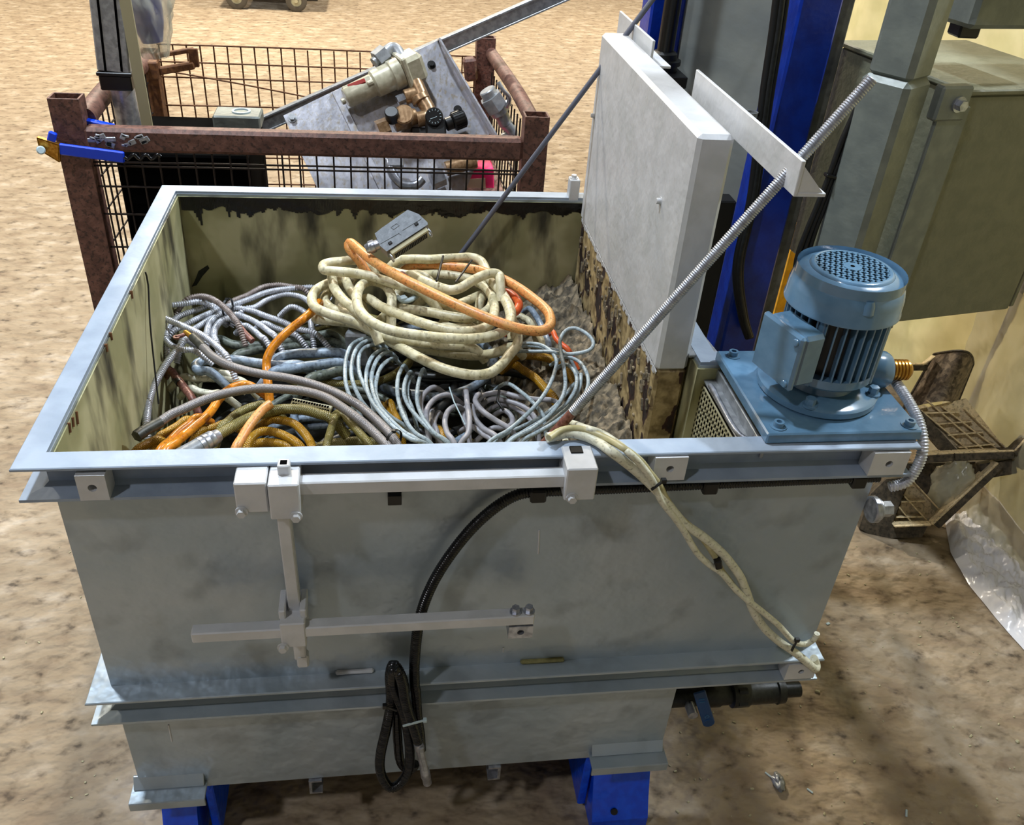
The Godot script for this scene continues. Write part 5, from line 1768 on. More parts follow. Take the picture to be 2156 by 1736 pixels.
	bm.tube(trail(CA, [385, 1005, 430, 1065], [-0.26], 0), 0.0092, 12)
	part(cp, "black_tape", bm, M.black)
	# ---- amber and orange hoses
	cable("amber_hose", "glossy amber hose leaving the cream coil and dipping under the braided hose", M.amber_hose, 0.0098, [[CA, [1680, 330, 1620, 415, 1540, 485, 1450, 555, 1350, 645, 1270, 735, 1220, 830, 1212, 920, 1225, 1060], [-0.16, -0.17, -0.20, -0.235, -0.27]]], "amber hoses", 0, 0.006, 14, "hose")
	cable("amber_hose", "glossy amber hose emerging under the lower braided hose at the tank front", M.amber_hose, 0.0092, [[CA, [1080, 1090, 1000, 1075, 920, 1095, 850, 1135, 780, 1210, 700, 1325, 610, 1410, 500, 1505, 390, 1600, 290, 1690], [-0.27, -0.25, -0.23, -0.22]]], "amber hoses", 0, 0.006, 14, "hose")
	cable("amber_hose", "short amber hose beside the silver plug at the tank front", M.amber_hose, 0.0082, [[CA, [590, 1370, 500, 1440, 410, 1510, 330, 1590, 240, 1680], [-0.225]]], "amber hoses", 0, 0.006, 14, "hose")
	cable("amber_hose", "dirty orange hose stub rising from the front of the pile", M.orange_hose, 0.0092, [[CA, [1255, 1245, 1180, 1300, 1110, 1380, 1045, 1465, 985, 1565, 930, 1660], [-0.19, -0.205, -0.22], 2]], "amber hoses", 0, 0.006, 14, "hose")
	# ---- gold and olive braided hoses at the front
	var gold := [
		["translucent gold braided hose in the front left corner of the pile", M.gold_braid, 0.0088, [[CA, [240, 1580, 180, 1590, 120, 1620, 20, 1690], [-0.245]]]],
		["thin translucent gold hose behind the amber hoses at the front", M.gold_braid, 0.0080, [[CA, [500, 1390, 400, 1450, 300, 1510, 230, 1560], [-0.245]], [CA, [840, 1430, 750, 1460, 660, 1480, 580, 1530], [-0.25]]]],
		["olive braided hose bending up between the amber hoses", M.olive_braid, 0.0090, [[CA, [800, 1470, 860, 1410, 930, 1350, 1020, 1300, 1130, 1265, 1200, 1265], [-0.235]]]],
		["olive braided hose joined to the silver plug", M.olive_braid, 0.0108, [[CA, [700, 1575, 850, 1488, 1000, 1405, 1150, 1345, 1350, 1300, 1550, 1305, 1700, 1345, 1800, 1385], [-0.215, -0.225, -0.24], 2]]],
		["gold braided hose curving beside the dirty orange stub", M.gold_braid, 0.0090, [[CA, [1040, 1620, 1090, 1540, 1170, 1500, 1280, 1505, 1400, 1550, 1520, 1640], [-0.25]]]],
		["gold braided hose arching over at the front right of the braided hoses", M.gold_braid, 0.0090, [[CA, [1230, 1400, 1350, 1400, 1460, 1430, 1550, 1510, 1610, 1600, 1635, 1680], [-0.245]], [CA, [1050, 1640, 1180, 1600, 1330, 1610, 1440, 1660], [-0.265]]]],
		["dark olive hose standing up at the front beside the braided hose", M.olive_braid, 0.0085, [[CA, [1840, 1370, 1810, 1450, 1780, 1550, 1760, 1650], [-0.235]], [CA, [1880, 1330, 1990, 1440, 2080, 1540, 2140, 1620], [-0.245]]]],
		["yellow-brown hose under the right side of the cream coil", M.gold_braid, 0.0100, [[CC, [1420, 415, 1530, 400, 1650, 415, 1760, 450, 1850, 520], [-0.235]], [CC, [1410, 470, 1500, 520, 1590, 580, 1680, 680, 1740, 750], [-0.255]]]],
		["gold hose ends showing inside the loops of the thin grey coil", M.gold_braid, 0.0085, [[CC, [385, 790, 430, 860, 490, 950], [-0.265]], [CC, [450, 770, 480, 850, 520, 940], [-0.265]], [CC, [830, 980, 870, 1060], [-0.27]]]],
	]
	for g in gold:
		cable("braided_hose", g[0], g[1], g[2], g[3], "gold and olive braided hoses", 0, 0.006, 12, "hose")
	# silver plug at the front
	var t := thing("circular_plug", "silver circular plug on the olive hose at the tank front", "plug")
	var pl := trail(CA, [730, 1560, 590, 1640, 420, 1740], [-0.213], 0)
	var y := (pl[1] - pl[0]).normalized()
	var bs := Basis(axis(y).x, y, axis(y).x.cross(y))
	var m := MB.new()
	m.lathe([[0.0, -0.012], [0.0125, -0.012], [0.0145, 0.0], [0.0165, 0.002], [0.0165, 0.010], [0.015, 0.012], [0.017, 0.014], [0.017, 0.022], [0.015, 0.024], [0.017, 0.026], [0.017, 0.034], [0.0, 0.034]], pl[0], bs, 26)
	part(t, "coupling_ring", m, M.zinc)
	m = MB.new()
	m.lathe([[0.0, 0.034], [0.016, 0.034], [0.017, 0.09], [0.0, 0.09]], pl[0], bs, 22)
	part(t, "shell", m, M.hood)
	# ---- steel braided hoses
	var h1 := cable("steel_braided_hose", "grey steel-braided hose with a brass end lying under the conduit loop", M.steel_braid, 0.0092, [[CA, [600, 700, 660, 760, 730, 825, 850, 892, 1000, 942, 1200, 985, 1400, 1015, 1600, 1062, 1800, 1132, 1950, 1205, 2080, 1285, 2251, 1436, 2380, 1590], [-0.185, -0.175, -0.175, -0.18, -0.20], 2]], "steel braided hoses", 0, 0.006, 16, "hose")
	em = MB.new()
	em.tube(smooth(trail(CA, [545, 645, 640, 735], [-0.184, -0.183], 0), 0.01), 0.0102, 14)
	part(h1, "sleeve", em, M.sleeve)
	em = MB.new()
	em.tube(smooth(trail(CA, [475, 600, 560, 660], [-0.184, -0.184], 0), 0.01), 0.0062, 12)
	part(h1, "brass_end", em, M.brass)
	var h2 := cable("steel_braided_hose", "grey steel-braided hose arching across the front with a dark sleeve end", M.steel_braid, 0.0092, [[CA, [230, 1425, 340, 1350, 450, 1300, 650, 1212, 850, 1152, 1100, 1112, 1300, 1112, 1550, 1135, 1750, 1192, 1900, 1282, 2040, 1382, 2135, 1462, 2251, 1574, 2330, 1665], [-0.19, -0.18, -0.17, -0.175, -0.20], 2]], "steel braided hoses", 0, 0.006, 16, "hose")
	em = MB.new()
	em.tube(smooth(trail(CA, [250, 1415, 120, 1485, 90, 1505], [-0.19, -0.19], 0), 0.01), 0.0108, 14)
	part(h2, "sleeve", em, M.sleeve)
	em = MB.new()
	em.tube(smooth(trail(CA, [95, 1500, 30, 1545], [-0.19, -0.19], 0), 0.01), 0.0118, 6)
	part(h2, "end_nut", em, M.sleeve)
	tie(h2, CC, 480, 1060, -0.195, Vector3(1, 0, 1), 0.020, M.black)
	# white perforated strip
	t = thing("perforated_duct", "short white perforated plastic strip under the braided hose", "strip")
	m = MB.new()
	var d0 := trail(CA, [1440, 1235, 1800, 1310], [-0.235], 0)
	m.bar(d0[0], d0[1], 0.020, 0.006, Vector3(0, 1, 0.5), 0.001)
	part(t, "strip", m, M.bone)
	for k in 14:
		for s in 2:
			m = MB.new()
			var pp := d0[0].lerp(d0[1], (k + 0.8) / 15.0) + Vector3(0, 0.0035 - 0.003 * s, 0.009 * s - 0.004)
			m.cyl(pp, pp + Vector3(0, 0.0015, 0.0008), 0.0028, 8)
			part(t, "hole", m, M.void)
	# small grey box between the hoses
	t = thing("grey_box", "small plain grey plastic box wedged between hoses and thin coil", "box")
	m = MB.new()
	var gx := onY(748, 728, -0.235)
	m.box(gx + Vector3(0.012, 0.0, 0.0), Vector3(0.056, 0.085, 0.05), Basis(Vector3.UP, -0.2) * Basis(Vector3.BACK, 0.1), 0.005)
	part(t, "case", m, M.hood)
	# pink lug
	t = thing("cable_lug", "small pink cable lug between the spiral conduits", "lug")
	m = MB.new()
	var lg := trail(CA, [395, 645, 465, 622], [-0.185], 0)
	m.tube(lg, 0.0045, 10)
	m.lathe([[0.003, -0.002], [0.0075, -0.002], [0.0075, 0.002], [0.003, 0.002], [0.003, -0.002]], lg[0], Basis(), 16)
	part(t, "crimp", m, M.copper_brown)
	thin_coil()
	cream_coil()
	connector()

func thin_coil():
	# thin grey cable: one long coil
	var s := [
		[[300, 265, 200, 285, 130, 350, 100, 480, 105, 620, 145, 740, 200, 830], [-0.20, -0.185, -0.19, -0.22]],
		[[335, 280, 240, 300, 172, 380, 147, 520, 170, 640, 230, 760, 300, 850], [-0.20, -0.185, -0.19, -0.225]],
		[[340, 320, 255, 340, 207, 410, 212, 540, 260, 660, 300, 740], [-0.205, -0.19, -0.20]],
		[[405, 355, 320, 400, 272, 500, 265, 640, 310, 760, 400, 880, 500, 980, 620, 1060, 720, 1085], [-0.205, -0.19, -0.20, -0.22]],
		[[440, 375, 360, 420, 312, 530, 310, 650, 360, 790, 450, 900, 560, 1000, 680, 1075], [-0.205, -0.19, -0.20, -0.22]],
		[[475, 425, 390, 480, 347, 580, 340, 700, 385, 810, 470, 890, 560, 950], [-0.21, -0.195, -0.21, -0.24]],
		[[560, 480, 517, 560, 507, 680, 530, 800, 580, 920, 650, 1010, 760, 1080], [-0.21, -0.195, -0.205, -0.225]],
		[[610, 530, 570, 600, 560, 700, 600, 800, 680, 900, 780, 1000, 890, 1080], [-0.215, -0.20, -0.21, -0.23]],
		[[620, 570, 590, 640, 590, 730, 630, 830], [-0.225, -0.215, -0.23]],
		[[710, 510, 682, 580, 662, 700, 672, 800, 722, 910, 800, 1010, 905, 1080], [-0.215, -0.20, -0.21, -0.23]],
		[[540, 800, 590, 930, 640, 1040, 700, 1090], [-0.24]],
		[[1440, 320, 1600, 312, 1700, 360, 1752, 440, 1735, 540, 1685, 660, 1600, 780, 1480, 900, 1370, 990, 1230, 1075], [-0.205, -0.195, -0.195, -0.21, -0.23]],
		[[1440, 375, 1560, 370, 1700, 372, 1810, 388, 1900, 387, 2010, 360, 2042, 300, 1990, 232, 1900, 188, 1830, 205, 1785, 270, 1785, 360, 1812, 500, 1822, 640, 1790, 745, 1700, 865, 1560, 975, 1400, 1065], [-0.21, -0.19, -0.165, -0.15, -0.165, -0.19, -0.20, -0.225]],
		[[1820, 415, 1930, 450, 1990, 540, 2000, 640, 1950, 745, 1870, 825, 1740, 925, 1600, 1005, 1490, 1065], [-0.205, -0.20, -0.205, -0.23]],
		[[1820, 470, 1890, 520, 1912, 600, 1885, 700, 1800, 805, 1650, 905, 1500, 995, 1380, 1070], [-0.215, -0.21, -0.215, -0.235]],
		[[1945, 550, 1935, 650, 1870, 770, 1760, 880, 1640, 970, 1530, 1055], [-0.22, -0.225, -0.24]],
		[[1365, 620, 1480, 690, 1570, 770, 1650, 870, 1660, 930], [-0.215, -0.215, -0.24]],
		[[1900, 620, 1830, 700, 1740, 800, 1600, 900, 1480, 960, 1300, 1050], [-0.235]],
		[[1460, 345, 1560, 330, 1680, 350, 1760, 360, 1840, 400], [-0.215]],
	]
	var strands := []
	for q in s:
		strands.append([CC, q[0], q[1]])
	var t := cable("thin_cable_coil", "coil of thin light grey cable in wide loops at the tank front", M.grey_cable, 0.0044, strands, "", 0, 0.006, 10, "cable")
	var u := [
		[[800, 650, 730, 690, 692, 760, 700, 860, 740, 960], [-0.225]],
		[[915, 712, 820, 730, 752, 800, 732, 880, 762, 980, 850, 1065], [-0.23, -0.22, -0.235]],
		[[975, 798, 905, 838, 880, 920, 900, 1010, 950, 1080], [-0.23, -0.22, -0.23]],
		[[1045, 675, 1055, 780, 1072, 900, 1062, 1010, 1010, 1080], [-0.215, -0.205, -0.225]],
		[[1145, 705, 1118, 760, 1180, 840, 1280, 910, 1395, 985], [-0.22, -0.21, -0.23]],
		[[1150, 740, 1220, 702, 1320, 692, 1450, 722, 1600, 745, 1740, 760], [-0.235, -0.23, -0.235]],
		[[1230, 748, 1350, 752, 1480, 795, 1560, 850, 1600, 940], [-0.245]],
		[[1090, 800, 1110, 885, 1180, 970, 1290, 1045], [-0.235]],
		[[1340, 832, 1400, 880, 1402, 940, 1330, 970, 1240, 975], [-0.255]],
		[[1085, 955, 1180, 1020, 1250, 1070], [-0.245]],
		[[780, 840, 765, 920, 790, 1010, 850, 1075], [-0.25]],
		[[830, 850, 795, 930, 820, 1010], [-0.255]],
		[[1300, 785, 1400, 800, 1500, 860, 1570, 930], [-0.26]],
		[[1080, 790, 1030, 830, 1030, 900, 1060, 980], [-0.255]],
	]
	strands = []
	for q in u:
		strands.append([CC, q[0], q[1]])
	var t2 := cable("inner_cable_coil", "mauve-grey cable coiled inside the loops of the thin coil", M.mauve_cable, 0.0058, strands, "", 0, 0.006, 10, "cable")
	var m := MB.new()
	var p := trail(CC, [915, 650, 950, 760, 1040, 945], [-0.205, -0.21, -0.23], 0)
	m.tube(p, 0.0016, 6)
	part(t2, "cable_tie", m, M.tie_white)
	m = MB.new()
	p = trail(CC, [1305, 675, 1290, 760, 1340, 830], [-0.215, -0.215, -0.23], 0)
	m.tube(p, 0.003, 6)
	part(t2, "cable_tie", m, M.black)
	# hook-shaped grey cables at the far right, beside the cream coil
	cable("blue_grey_cable", "blue-grey cable bending down behind the orange loop by the rusty panel", M.blue_grey_hose, 0.0078, [[CC, [1540, 35, 1590, 90, 1625, 150, 1660, 230, 1690, 310], [-0.21, -0.22]]], "", 0, 0.006, 12, "cable")
	cable("red_cable", "short red-orange cable end against the sludge by the rusty panel", M.red_hose, 0.0065, [[CC, [1720, 215, 1750, 270, 1800, 320, 1850, 365], [-0.20, -0.215]]], "", 0, 0.006, 12, "cable")
	cable("pale_cable_stub", "pale hose stub between the cream coil and the thin coil", M.cream_hose, 0.0085, [[CC, [1450, 95, 1500, 110, 1550, 150], [-0.215]], [CC, [1560, 215, 1620, 260, 1650, 320], [-0.225]]], "", 0, 0.006, 12, "cable")

func cream_coil():
	var r := 0.0112
	var strands := [
		# lowest loop, sagging towards the front
		[CB, [240, 900, 130, 920, 105, 965, 230, 978, 420, 1003, 590, 1078, 760, 1172, 900, 1252, 1060, 1332, 1200, 1390, 1400, 1432, 1560, 1418, 1660, 1345, 1730, 1260, 1790, 1180, 1795, 1080, 1760, 990], [-0.20, -0.185, -0.18, -0.175, -0.18, -0.17, -0.15]],
		# left bulge
		[CB, [300, 640, 200, 665, 110, 715, 65, 790, 95, 865, 200, 915, 330, 955, 440, 985, 560, 1050, 700, 1110, 900, 1150, 1100, 1180, 1400, 1200], [-0.14, -0.145, -0.15, -0.16, -0.18]],
		[CB, [330, 640, 230, 720, 175, 790, 210, 860, 300, 900, 420, 940], [-0.17]],
		[CB, [310, 770, 300, 850, 360, 910, 460, 960], [-0.175]],
		# bright front loop with its inner curl
		[CB, [735, 850, 738, 780, 700, 700, 630, 655, 545, 648, 475, 690, 445, 770, 460, 870, 530, 960, 650, 1030, 800, 1075, 1000, 1105, 1200, 1125, 1400, 1130, 1560, 1110, 1680, 1060, 1735, 975, 1720, 870, 1670, 770, 1610, 680, 1500, 610], [-0.135, -0.115, -0.105, -0.105, -0.115, -0.115, -0.115, -0.125]],
		# second loop just behind
		[CB, [530, 790, 650, 860, 800, 922, 950, 982, 1150, 1042, 1300, 1068, 1450, 1058, 1560, 1010, 1600, 910, 1590, 800, 1530, 700, 1400, 630, 1230, 595, 1050, 590, 900, 620], [-0.135, -0.125, -0.125, -0.13, -0.135]],
		# inner strands
		[CB, [760, 880, 900, 885, 1050, 905, 1200, 935, 1350, 955, 1480, 930, 1570, 860, 1590, 760], [-0.155, -0.145, -0.14, -0.145]],
		[CB, [1040, 790, 1150, 830, 1300, 890, 1420, 920], [-0.15]],
		[CB, [1150, 1040, 1290, 1040, 1400, 1030], [-0.165]],
		# strands falling at the left
		[CB, [235, 590, 250, 690, 320, 790, 400, 860, 470, 920, 560, 1000], [-0.125, -0.125, -0.135]],
		[CB, [340, 630, 380, 700, 430, 770, 480, 840], [-0.145]],
		# top left loop
		[CB, [520, 500, 420, 470, 310, 480, 220, 490, 165, 510, 170, 550, 260, 562, 400, 575, 540, 600, 660, 635, 800, 680, 940, 720, 1040, 780], [-0.11, -0.095, -0.09, -0.09, -0.10, -0.125]],
		# top strand behind the plug
		[CB, [780, 480, 900, 460, 1050, 462, 1250, 452, 1400, 445, 1490, 480, 1535, 560, 1580, 650, 1660, 740, 1730, 860, 1745, 960], [-0.11, -0.10, -0.10, -0.11, -0.13]],
		[CB, [500, 530, 600, 520, 720, 560, 850, 590, 1000, 600], [-0.12]],
		# dirty strand that waves across the middle
		[CB, [900, 590, 1000, 640, 1120, 690, 1230, 720, 1320, 700, 1410, 645, 1500, 600, 1580, 578, 1640, 595, 1650, 650], [-0.105, -0.095, -0.085, -0.08, -0.09]],
		# below, in shadow
		[CB, [700, 1120, 900, 1190, 1150, 1240, 1400, 1270, 1600, 1250, 1750, 1200], [-0.20]],
		[CB, [1240, 880, 1400, 800, 1500, 760, 1480, 820], [-0.16]],
	]
	var t := cable("cream_hose_coil", "heap of thick dirty cream hose coiled on top of the pile", M.cream_hose, r, strands, "", 0, 0.006, 16, "hose")
	for q in [[1170, 435, 1115, 645], [1410, 470, 1275, 655]]:
		var m := MB.new()
		m.tube(smooth(trail(CB, [q[0], q[1], (q[0] + q[2]) / 2.0, (q[1] + q[3]) / 2.0, q[2], q[3]], [-0.082, -0.07, -0.075], 0), 0.01), 0.0028, 6)
		part(t, "cable_tie", m, M.black)
	var o := cable("orange_hose", "thick orange hose lying over the cream coil and looping round its right end", M.orange_hose, 0.0112, [[CB, [470, 480, 420, 420, 375, 360, 385, 322, 430, 350, 520, 430, 620, 502, 740, 575, 870, 645, 1000, 708, 1130, 772, 1280, 842, 1420, 905, 1560, 962, 1700, 1012, 1850, 1052, 2000, 1062, 2070, 1010, 2060, 920, 2000, 850, 1920, 785, 1820, 712, 1700, 642, 1600, 600, 1480, 555, 1330, 530, 1150, 518, 1000, 515, 880, 530], [-0.10, -0.065, -0.06, -0.065, -0.075, -0.085, -0.095, -0.10, -0.10, -0.10, -0.115, -0.13]]], "", 0, 0.006, 16, "hose")
	var m := MB.new()
	m.tube(smooth(trail(CB, [815, 600, 870, 645, 935, 675], [-0.0735, -0.075, -0.0765], 0), 0.008), 0.0117, 16)
	part(o, "worn_patch", m, M.copper_brown, "scuffed brown patch")
	cable("orange_hose", "short red-orange hose loop under the right end of the cream coil", M.red_hose, 0.0100, [[CB, [1690, 740, 1760, 770, 1805, 830, 1790, 890, 1740, 940], [-0.14, -0.13, -0.14]]], "", 0, 0.006, 14, "hose")
	var wt := thing("plastic_clip", "small white plastic clip inside the cream coil", "clip")
	m = MB.new()
	var c0 := trail(CB, [760, 750, 830, 810, 900, 800, 940, 770], [-0.13], 0)
	m.tube(smooth(c0, 0.004), 0.006, 8)
	m.box(c0[1] + Vector3(0, 0.006, 0), Vector3(0.02, 0.012, 0.014), Basis(Vector3.UP, 0.5), 0.003)
	part(wt, "clip_body", m, M.tie_white)

func connector():
	var t := thing("connector_hood", "grey rectangular multipole connector hood resting on the cable heap", "connector")
	var nrm := Vector3(-0.10, 0.70, 0.70).normalized()
	var q := onY(848, 496, 0.015)
	q = onZ(848, 490, -0.83)
	var pt := func(x: float, y: float, off: float) -> Vector3:
		var c := cr(CB, x, y)
		return onP(c.x, c.y, q + nrm * off, nrm)
	# upper face outline; the mating side is the lower right edge
	var ol := [[595, 245], [650, 200], [872, 45], [965, 82], [1038, 150], [1040, 170], [695, 395], [640, 350]]
	var x: Vector3 = (pt.call(1040, 170, 0) - pt.call(695, 395, 0)).normalized()
	var bs := Basis(x, nrm.cross(x), nrm)
	var tr := Transform3D(bs, q)
	var inv := tr.affine_inverse()
	var poly := PackedVector2Array()
	for p in ol:
		var w: Vector3 = inv * pt.call(p[0], p[1], 0.0)
		poly.append(Vector2(w.x, w.y))
	var m := MB.new()
	m.prism(poly, Transform3D(bs, q - nrm * 0.042), 0.042)
	part(t, "hood", m, M.hood)
	# raised lines on the face
	m = MB.new()
	for l in [[640, 330, 800, 240], [800, 240, 815, 255], [830, 215, 985, 120], [730, 190, 780, 158], [780, 158, 800, 175], [800, 175, 755, 208], [755, 208, 730, 190]]:
		m.bar(pt.call(l[0], l[1], 0.0005), pt.call(l[2], l[3], 0.0005), 0.0012, 0.0012, nrm)
	part(t, "embossed_lines", m, M.hood)
	# contact face
	var a: Vector3 = pt.call(720, 395, 0.0) - nrm * 0.021
	var b: Vector3 = pt.call(1030, 190, 0.0) - nrm * 0.021
	var out := -bs.y
	m = MB.new()
	m.bar(a + out * 0.003, b + out * 0.003, 0.034, 0.012, out, 0.002)
	var fr := part(t, "contact_frame", m, M.bone)
	m = MB.new()
	m.bar(a.lerp(b, 0.06) + out * 0.009, a.lerp(b, 0.94) + out * 0.009, 0.024, 0.003, out)
	part(fr, "contact_insert", m, M.sleeve)
	m = MB.new()
	for r in 5:
		for c in 20:
			var p: Vector3 = a.lerp(b, lerpf(0.09, 0.91, c / 19.0)) + nrm * lerpf(-0.0095, 0.0095, r / 4.0) + out * 0.0105
			m.box(p, Vector3(0.0022, 0.0022, 0.001), Basis(bs.x, nrm, out))
	part(fr, "contact_holes", m, M.void)
	for f in [-0.02, 1.02]:
		m = MB.new()
		var e: Vector3 = a.lerp(b, f)
		m.tube(smooth(PackedVector3Array([e + nrm * 0.012 + out * 0.002, e + nrm * 0.013 + out * 0.012, e + out * 0.016, e - nrm * 0.013 + out * 0.012, e - nrm * 0.012 + out * 0.002]), 0.003), 0.0022, 8)
		part(t, "locking_lever", m, M.zinc)
	for p in [[945, 165], [725, 325]]:
		m = MB.new()
		var e: Vector3 = pt.call(p[0], p[1], 0.0)
		m.box(e, Vector3(0.009, 0.007, 0.005), bs, 0.001)
		part(t, "latch_pin", m, M.black)
	# gland at the cable entry
	var g0: Vector3 = pt.call(640, 330, -0.020)
	var g1: Vector3 = pt.call(520, 375, -0.024)
	m = MB.new()
	var gy := (g1 - g0).normalized()
	var gb := Basis(axis(gy).x, gy, axis(gy).x.cross(gy))
	var L := g0.distance_to(g1)
	m.lathe([[0.0, 0.0], [0.012, 0.0], [0.012, L * 0.35], [0.0150, L * 0.37], [0.0150, L * 0.72], [0.012, L * 0.8], [0.010, L], [0.0, L]], g0, gb, 6)
	m.lathe([[0.0115, 0.0], [0.0115, L * 0.36], [0.0138, L * 0.40], [0.0138, L * 0.68], [0.0115, L * 0.76], [0.0095, L], [0.0, L]], g0, gb, 20)
	part(t, "cable_gland", m, M.zinc)

# ================================================================ clutter on the right
func right_clutter():
	var n := Vector3(-0.34, 0.42, 0.84).normalized()
	var q := onY(1850, 1128, FLOOR)
	var on := func(x: float, y: float, off: float) -> Vector3:
		var c := cr(CG, x, y)
		return onP(c.x, c.y, q + n * off, n)
	var t := thing("plastic_pallet", "dirty broken plastic pallet with cream ribs leaning by the curtain", "pallet")
	var tr := Transform3D(Basis(n.cross(Vector3.UP).normalized() * -1.0, Vector3.ZERO, n), q)
	tr.basis.y = n.cross(tr.basis.x)
	var inv := tr.affine_inverse()
	var sheet := func(pts: Array, off: float, th: float) -> MB:
		var poly := PackedVector2Array()
		for p in pts:
			var w: Vector3 = inv * on.call(p[0], p[1], off)
			poly.append(Vector2(w.x, w.y))
		var m2 := MB.new()
		m2.prism(poly, Transform3D(tr.basis, q + n * (off - th)), th)
		return m2
	part(t, "dirty_side", sheet.call([[480, 945], [365, 1255], [600, 1262], [560, 1335], [262, 1342], [150, 1275], [230, 1050], [330, 955]], 0.0, 0.06), M.dirty_plastic)
	part(t, "dirty_back", sheet.call([[300, 860], [1000, 840], [620, 1250], [330, 1300]], -0.10, 0.02), M.dirty_plastic)
	var bar := func(called: String, l: Array, w: float, h: float, off: float, mat: Material):
		var m2 := MB.new()
		for k in l.size() - 1:
			m2.bar(on.call(l[k][0], l[k][1], off), on.call(l[k + 1][0], l[k + 1][1], off), w, h, n, 0.003)
		part(t, called, m2, mat)
	bar.call("edge_beam", [[540, 815], [760, 800], [1150, 785], [1250, 690]], 0.030, 0.05, 0.01, M.dirty_plastic)
	bar.call("edge_lip", [[540, 790], [760, 775], [1150, 762], [1250, 655]], 0.006, 0.056, 0.012, M.cream_plastic)
	bar.call("edge_beam", [[1060, 850], [640, 1250]], 0.028, 0.05, 0.01, M.dirty_plastic)
	bar.call("edge_lip", [[1042, 838], [612, 1240], [370, 1252]], 0.008, 0.056, 0.012, M.cream_plastic)
	bar.call("edge_beam", [[290, 225], [590, 225]], 0.02, 0.04, -0.05, M.dirty_plastic)
	bar.call("edge_lip", [[280, 205], [570, 205], [640, 150]], 0.005, 0.044, -0.05, M.cream_plastic)
	bar.call("edge_beam", [[930, 900], [1160, 860], [1250, 760]], 0.05, 0.05, -0.02, M.dirty_plastic)
	# upper ribbed panel
	part(t, "rib_back", sheet.call([[545, 500], [850, 430], [1100, 748], [730, 778]], -0.035, 0.006), M.cream_plastic)
	part(t, "panel_side", sheet.call([[530, 492], [555, 505], [800, 772], [690, 778], [500, 560]], 0.0, 0.05), M.dirty_plastic)
	for l in [[[540, 492], [590, 478]], [[545, 500], [870, 772]], [[590, 440], [965, 765]], [[690, 482], [1035, 745]], [[840, 500], [1105, 752]], [[570, 522], [800, 515]], [[650, 594], [880, 575]], [[722, 665], [955, 645]], [[792, 745], [1035, 722]]]:
		bar.call("rib", l, 0.0045, 0.034, -0.017, M.cream_plastic)
	# lower ribbed panel
	part(t, "rib_back", sheet.call([[485, 950], [665, 1145], [605, 1250], [375, 1250]], -0.035, 0.006), M.cream_plastic)
	for l in [[[485, 950], [668, 1148]], [[440, 1060], [585, 1215]], [[405, 1130], [505, 1250]], [[420, 1098], [580, 1092]], [[385, 1198], [560, 1195]], [[372, 1225], [400, 1252]], [[470, 1000], [495, 985]]]:
		bar.call("rib", l, 0.0045, 0.034, -0.017, M.cream_plastic)
	# ---- trough
	t = thing("plastic_trough", "dirty brown curved plastic trough leaning over the ribbed pallet", "trough")
	var m := MB.new()
	var f := func(u: float, v: float) -> Vector3:
		var l: Vector3 = on.call(lerpf(440, 645, v), lerpf(500, 140, v), -0.09)
		var r: Vector3 = on.call(lerpf(790, 897, v), lerpf(470, 205, v), -0.09)
		return l.lerp(r, u) + n * (0.085 * sin(PI * u)) + Vector3(0, 0.035 * sin(PI * u), 0)
	m.grid(24, 24, f)
	var f2 := func(u: float, v: float) -> Vector3:
		return f.call(1.0 - u, v) - n * 0.005
	m.grid(24, 24, f2)
	part(t, "shell", m, M.trough)
	m = MB.new()
	var e := PackedVector3Array()
	for k in 25:
		e.append(f.call(k / 24.0, 1.0) - n * 0.0025)
	m.tube(e, 0.0045, 8)
	e = PackedVector3Array()
	for k in 12:
		e.append(f.call(0.0, k / 11.0) - n * 0.0025)
	m.tube(e, 0.0055, 8)
	e = PackedVector3Array()
	for k in 12:
		e.append(f.call(1.0, k / 11.0) - n * 0.0025)
	m.tube(e, 0.0045, 8)
	part(t, "rim_bead", m, M.dirty_plastic)
	# ---- film on the floor
	var no := FastNoiseLite.new()
	no.seed = 12
	no.frequency = 5.0
	m = MB.new()
	var lft := [[1988, 1100], [2000, 1165], [2040, 1235], [2105, 1315], [2190, 1410]]
	var rgt := [[2062, 1078], [2105, 1118], [2150, 1180], [2215, 1260], [2300, 1370]]
	var ff := func(u: float, v: float) -> Vector3:
		var x := v * 4.0
		var k := mini(int(x), 3)
		var fr := x - k
		var a := onY(lerpf(lft[k][0], lft[k + 1][0], fr), lerpf(lft[k][1], lft[k + 1][1], fr), FLOOR)
		var b := onY(lerpf(rgt[k][0], rgt[k + 1][0], fr), lerpf(rgt[k][1], rgt[k + 1][1], fr), FLOOR)
		var p := a.lerp(b, u)
		var edge := minf(1.0, minf(u, 1.0 - u) * 6.0 + 0.05)
		return p + Vector3(0, 0.004 + edge * (0.018 + 0.05 * absf(no.get_noise_2d(p.x, p.z)) + 0.02 * absf(no.get_noise_2d(p.x * 3.0, p.z * 3.0))), 0)
	m.grid(60, 80, ff)
	solo("plastic_film", "crumpled clear plastic film lying on the floor below the curtain", "film", m, M.film)
	# ---- clear bag caught in the pallet
	m = MB.new()
	var bc: Vector3 = on.call(760, 1000, -0.03)
	var bf := func(u: float, v: float) -> Vector3:
		var th := v * PI
		var ph := u * TAU
		var d := Vector3(sin(th) * cos(ph), cos(th), -sin(th) * sin(ph))
		var r := 1.0 + 0.4 * no.get_noise_3dv(d * 0.16) + 0.28 * absf(no.get_noise_3dv(d * 0.40 + Vector3(3, 3, 3)))
		return bc + Vector3(d.x * 0.060, d.y * 0.10, d.z * 0.05) * r
	m.grid(40, 28, bf)
	solo("plastic_bag", "crumpled clear plastic bag caught inside the ribbed pallet", "bag", m, M.wrap)
	# ---- second, clear sheet hanging before the curtain
	m = MB.new()
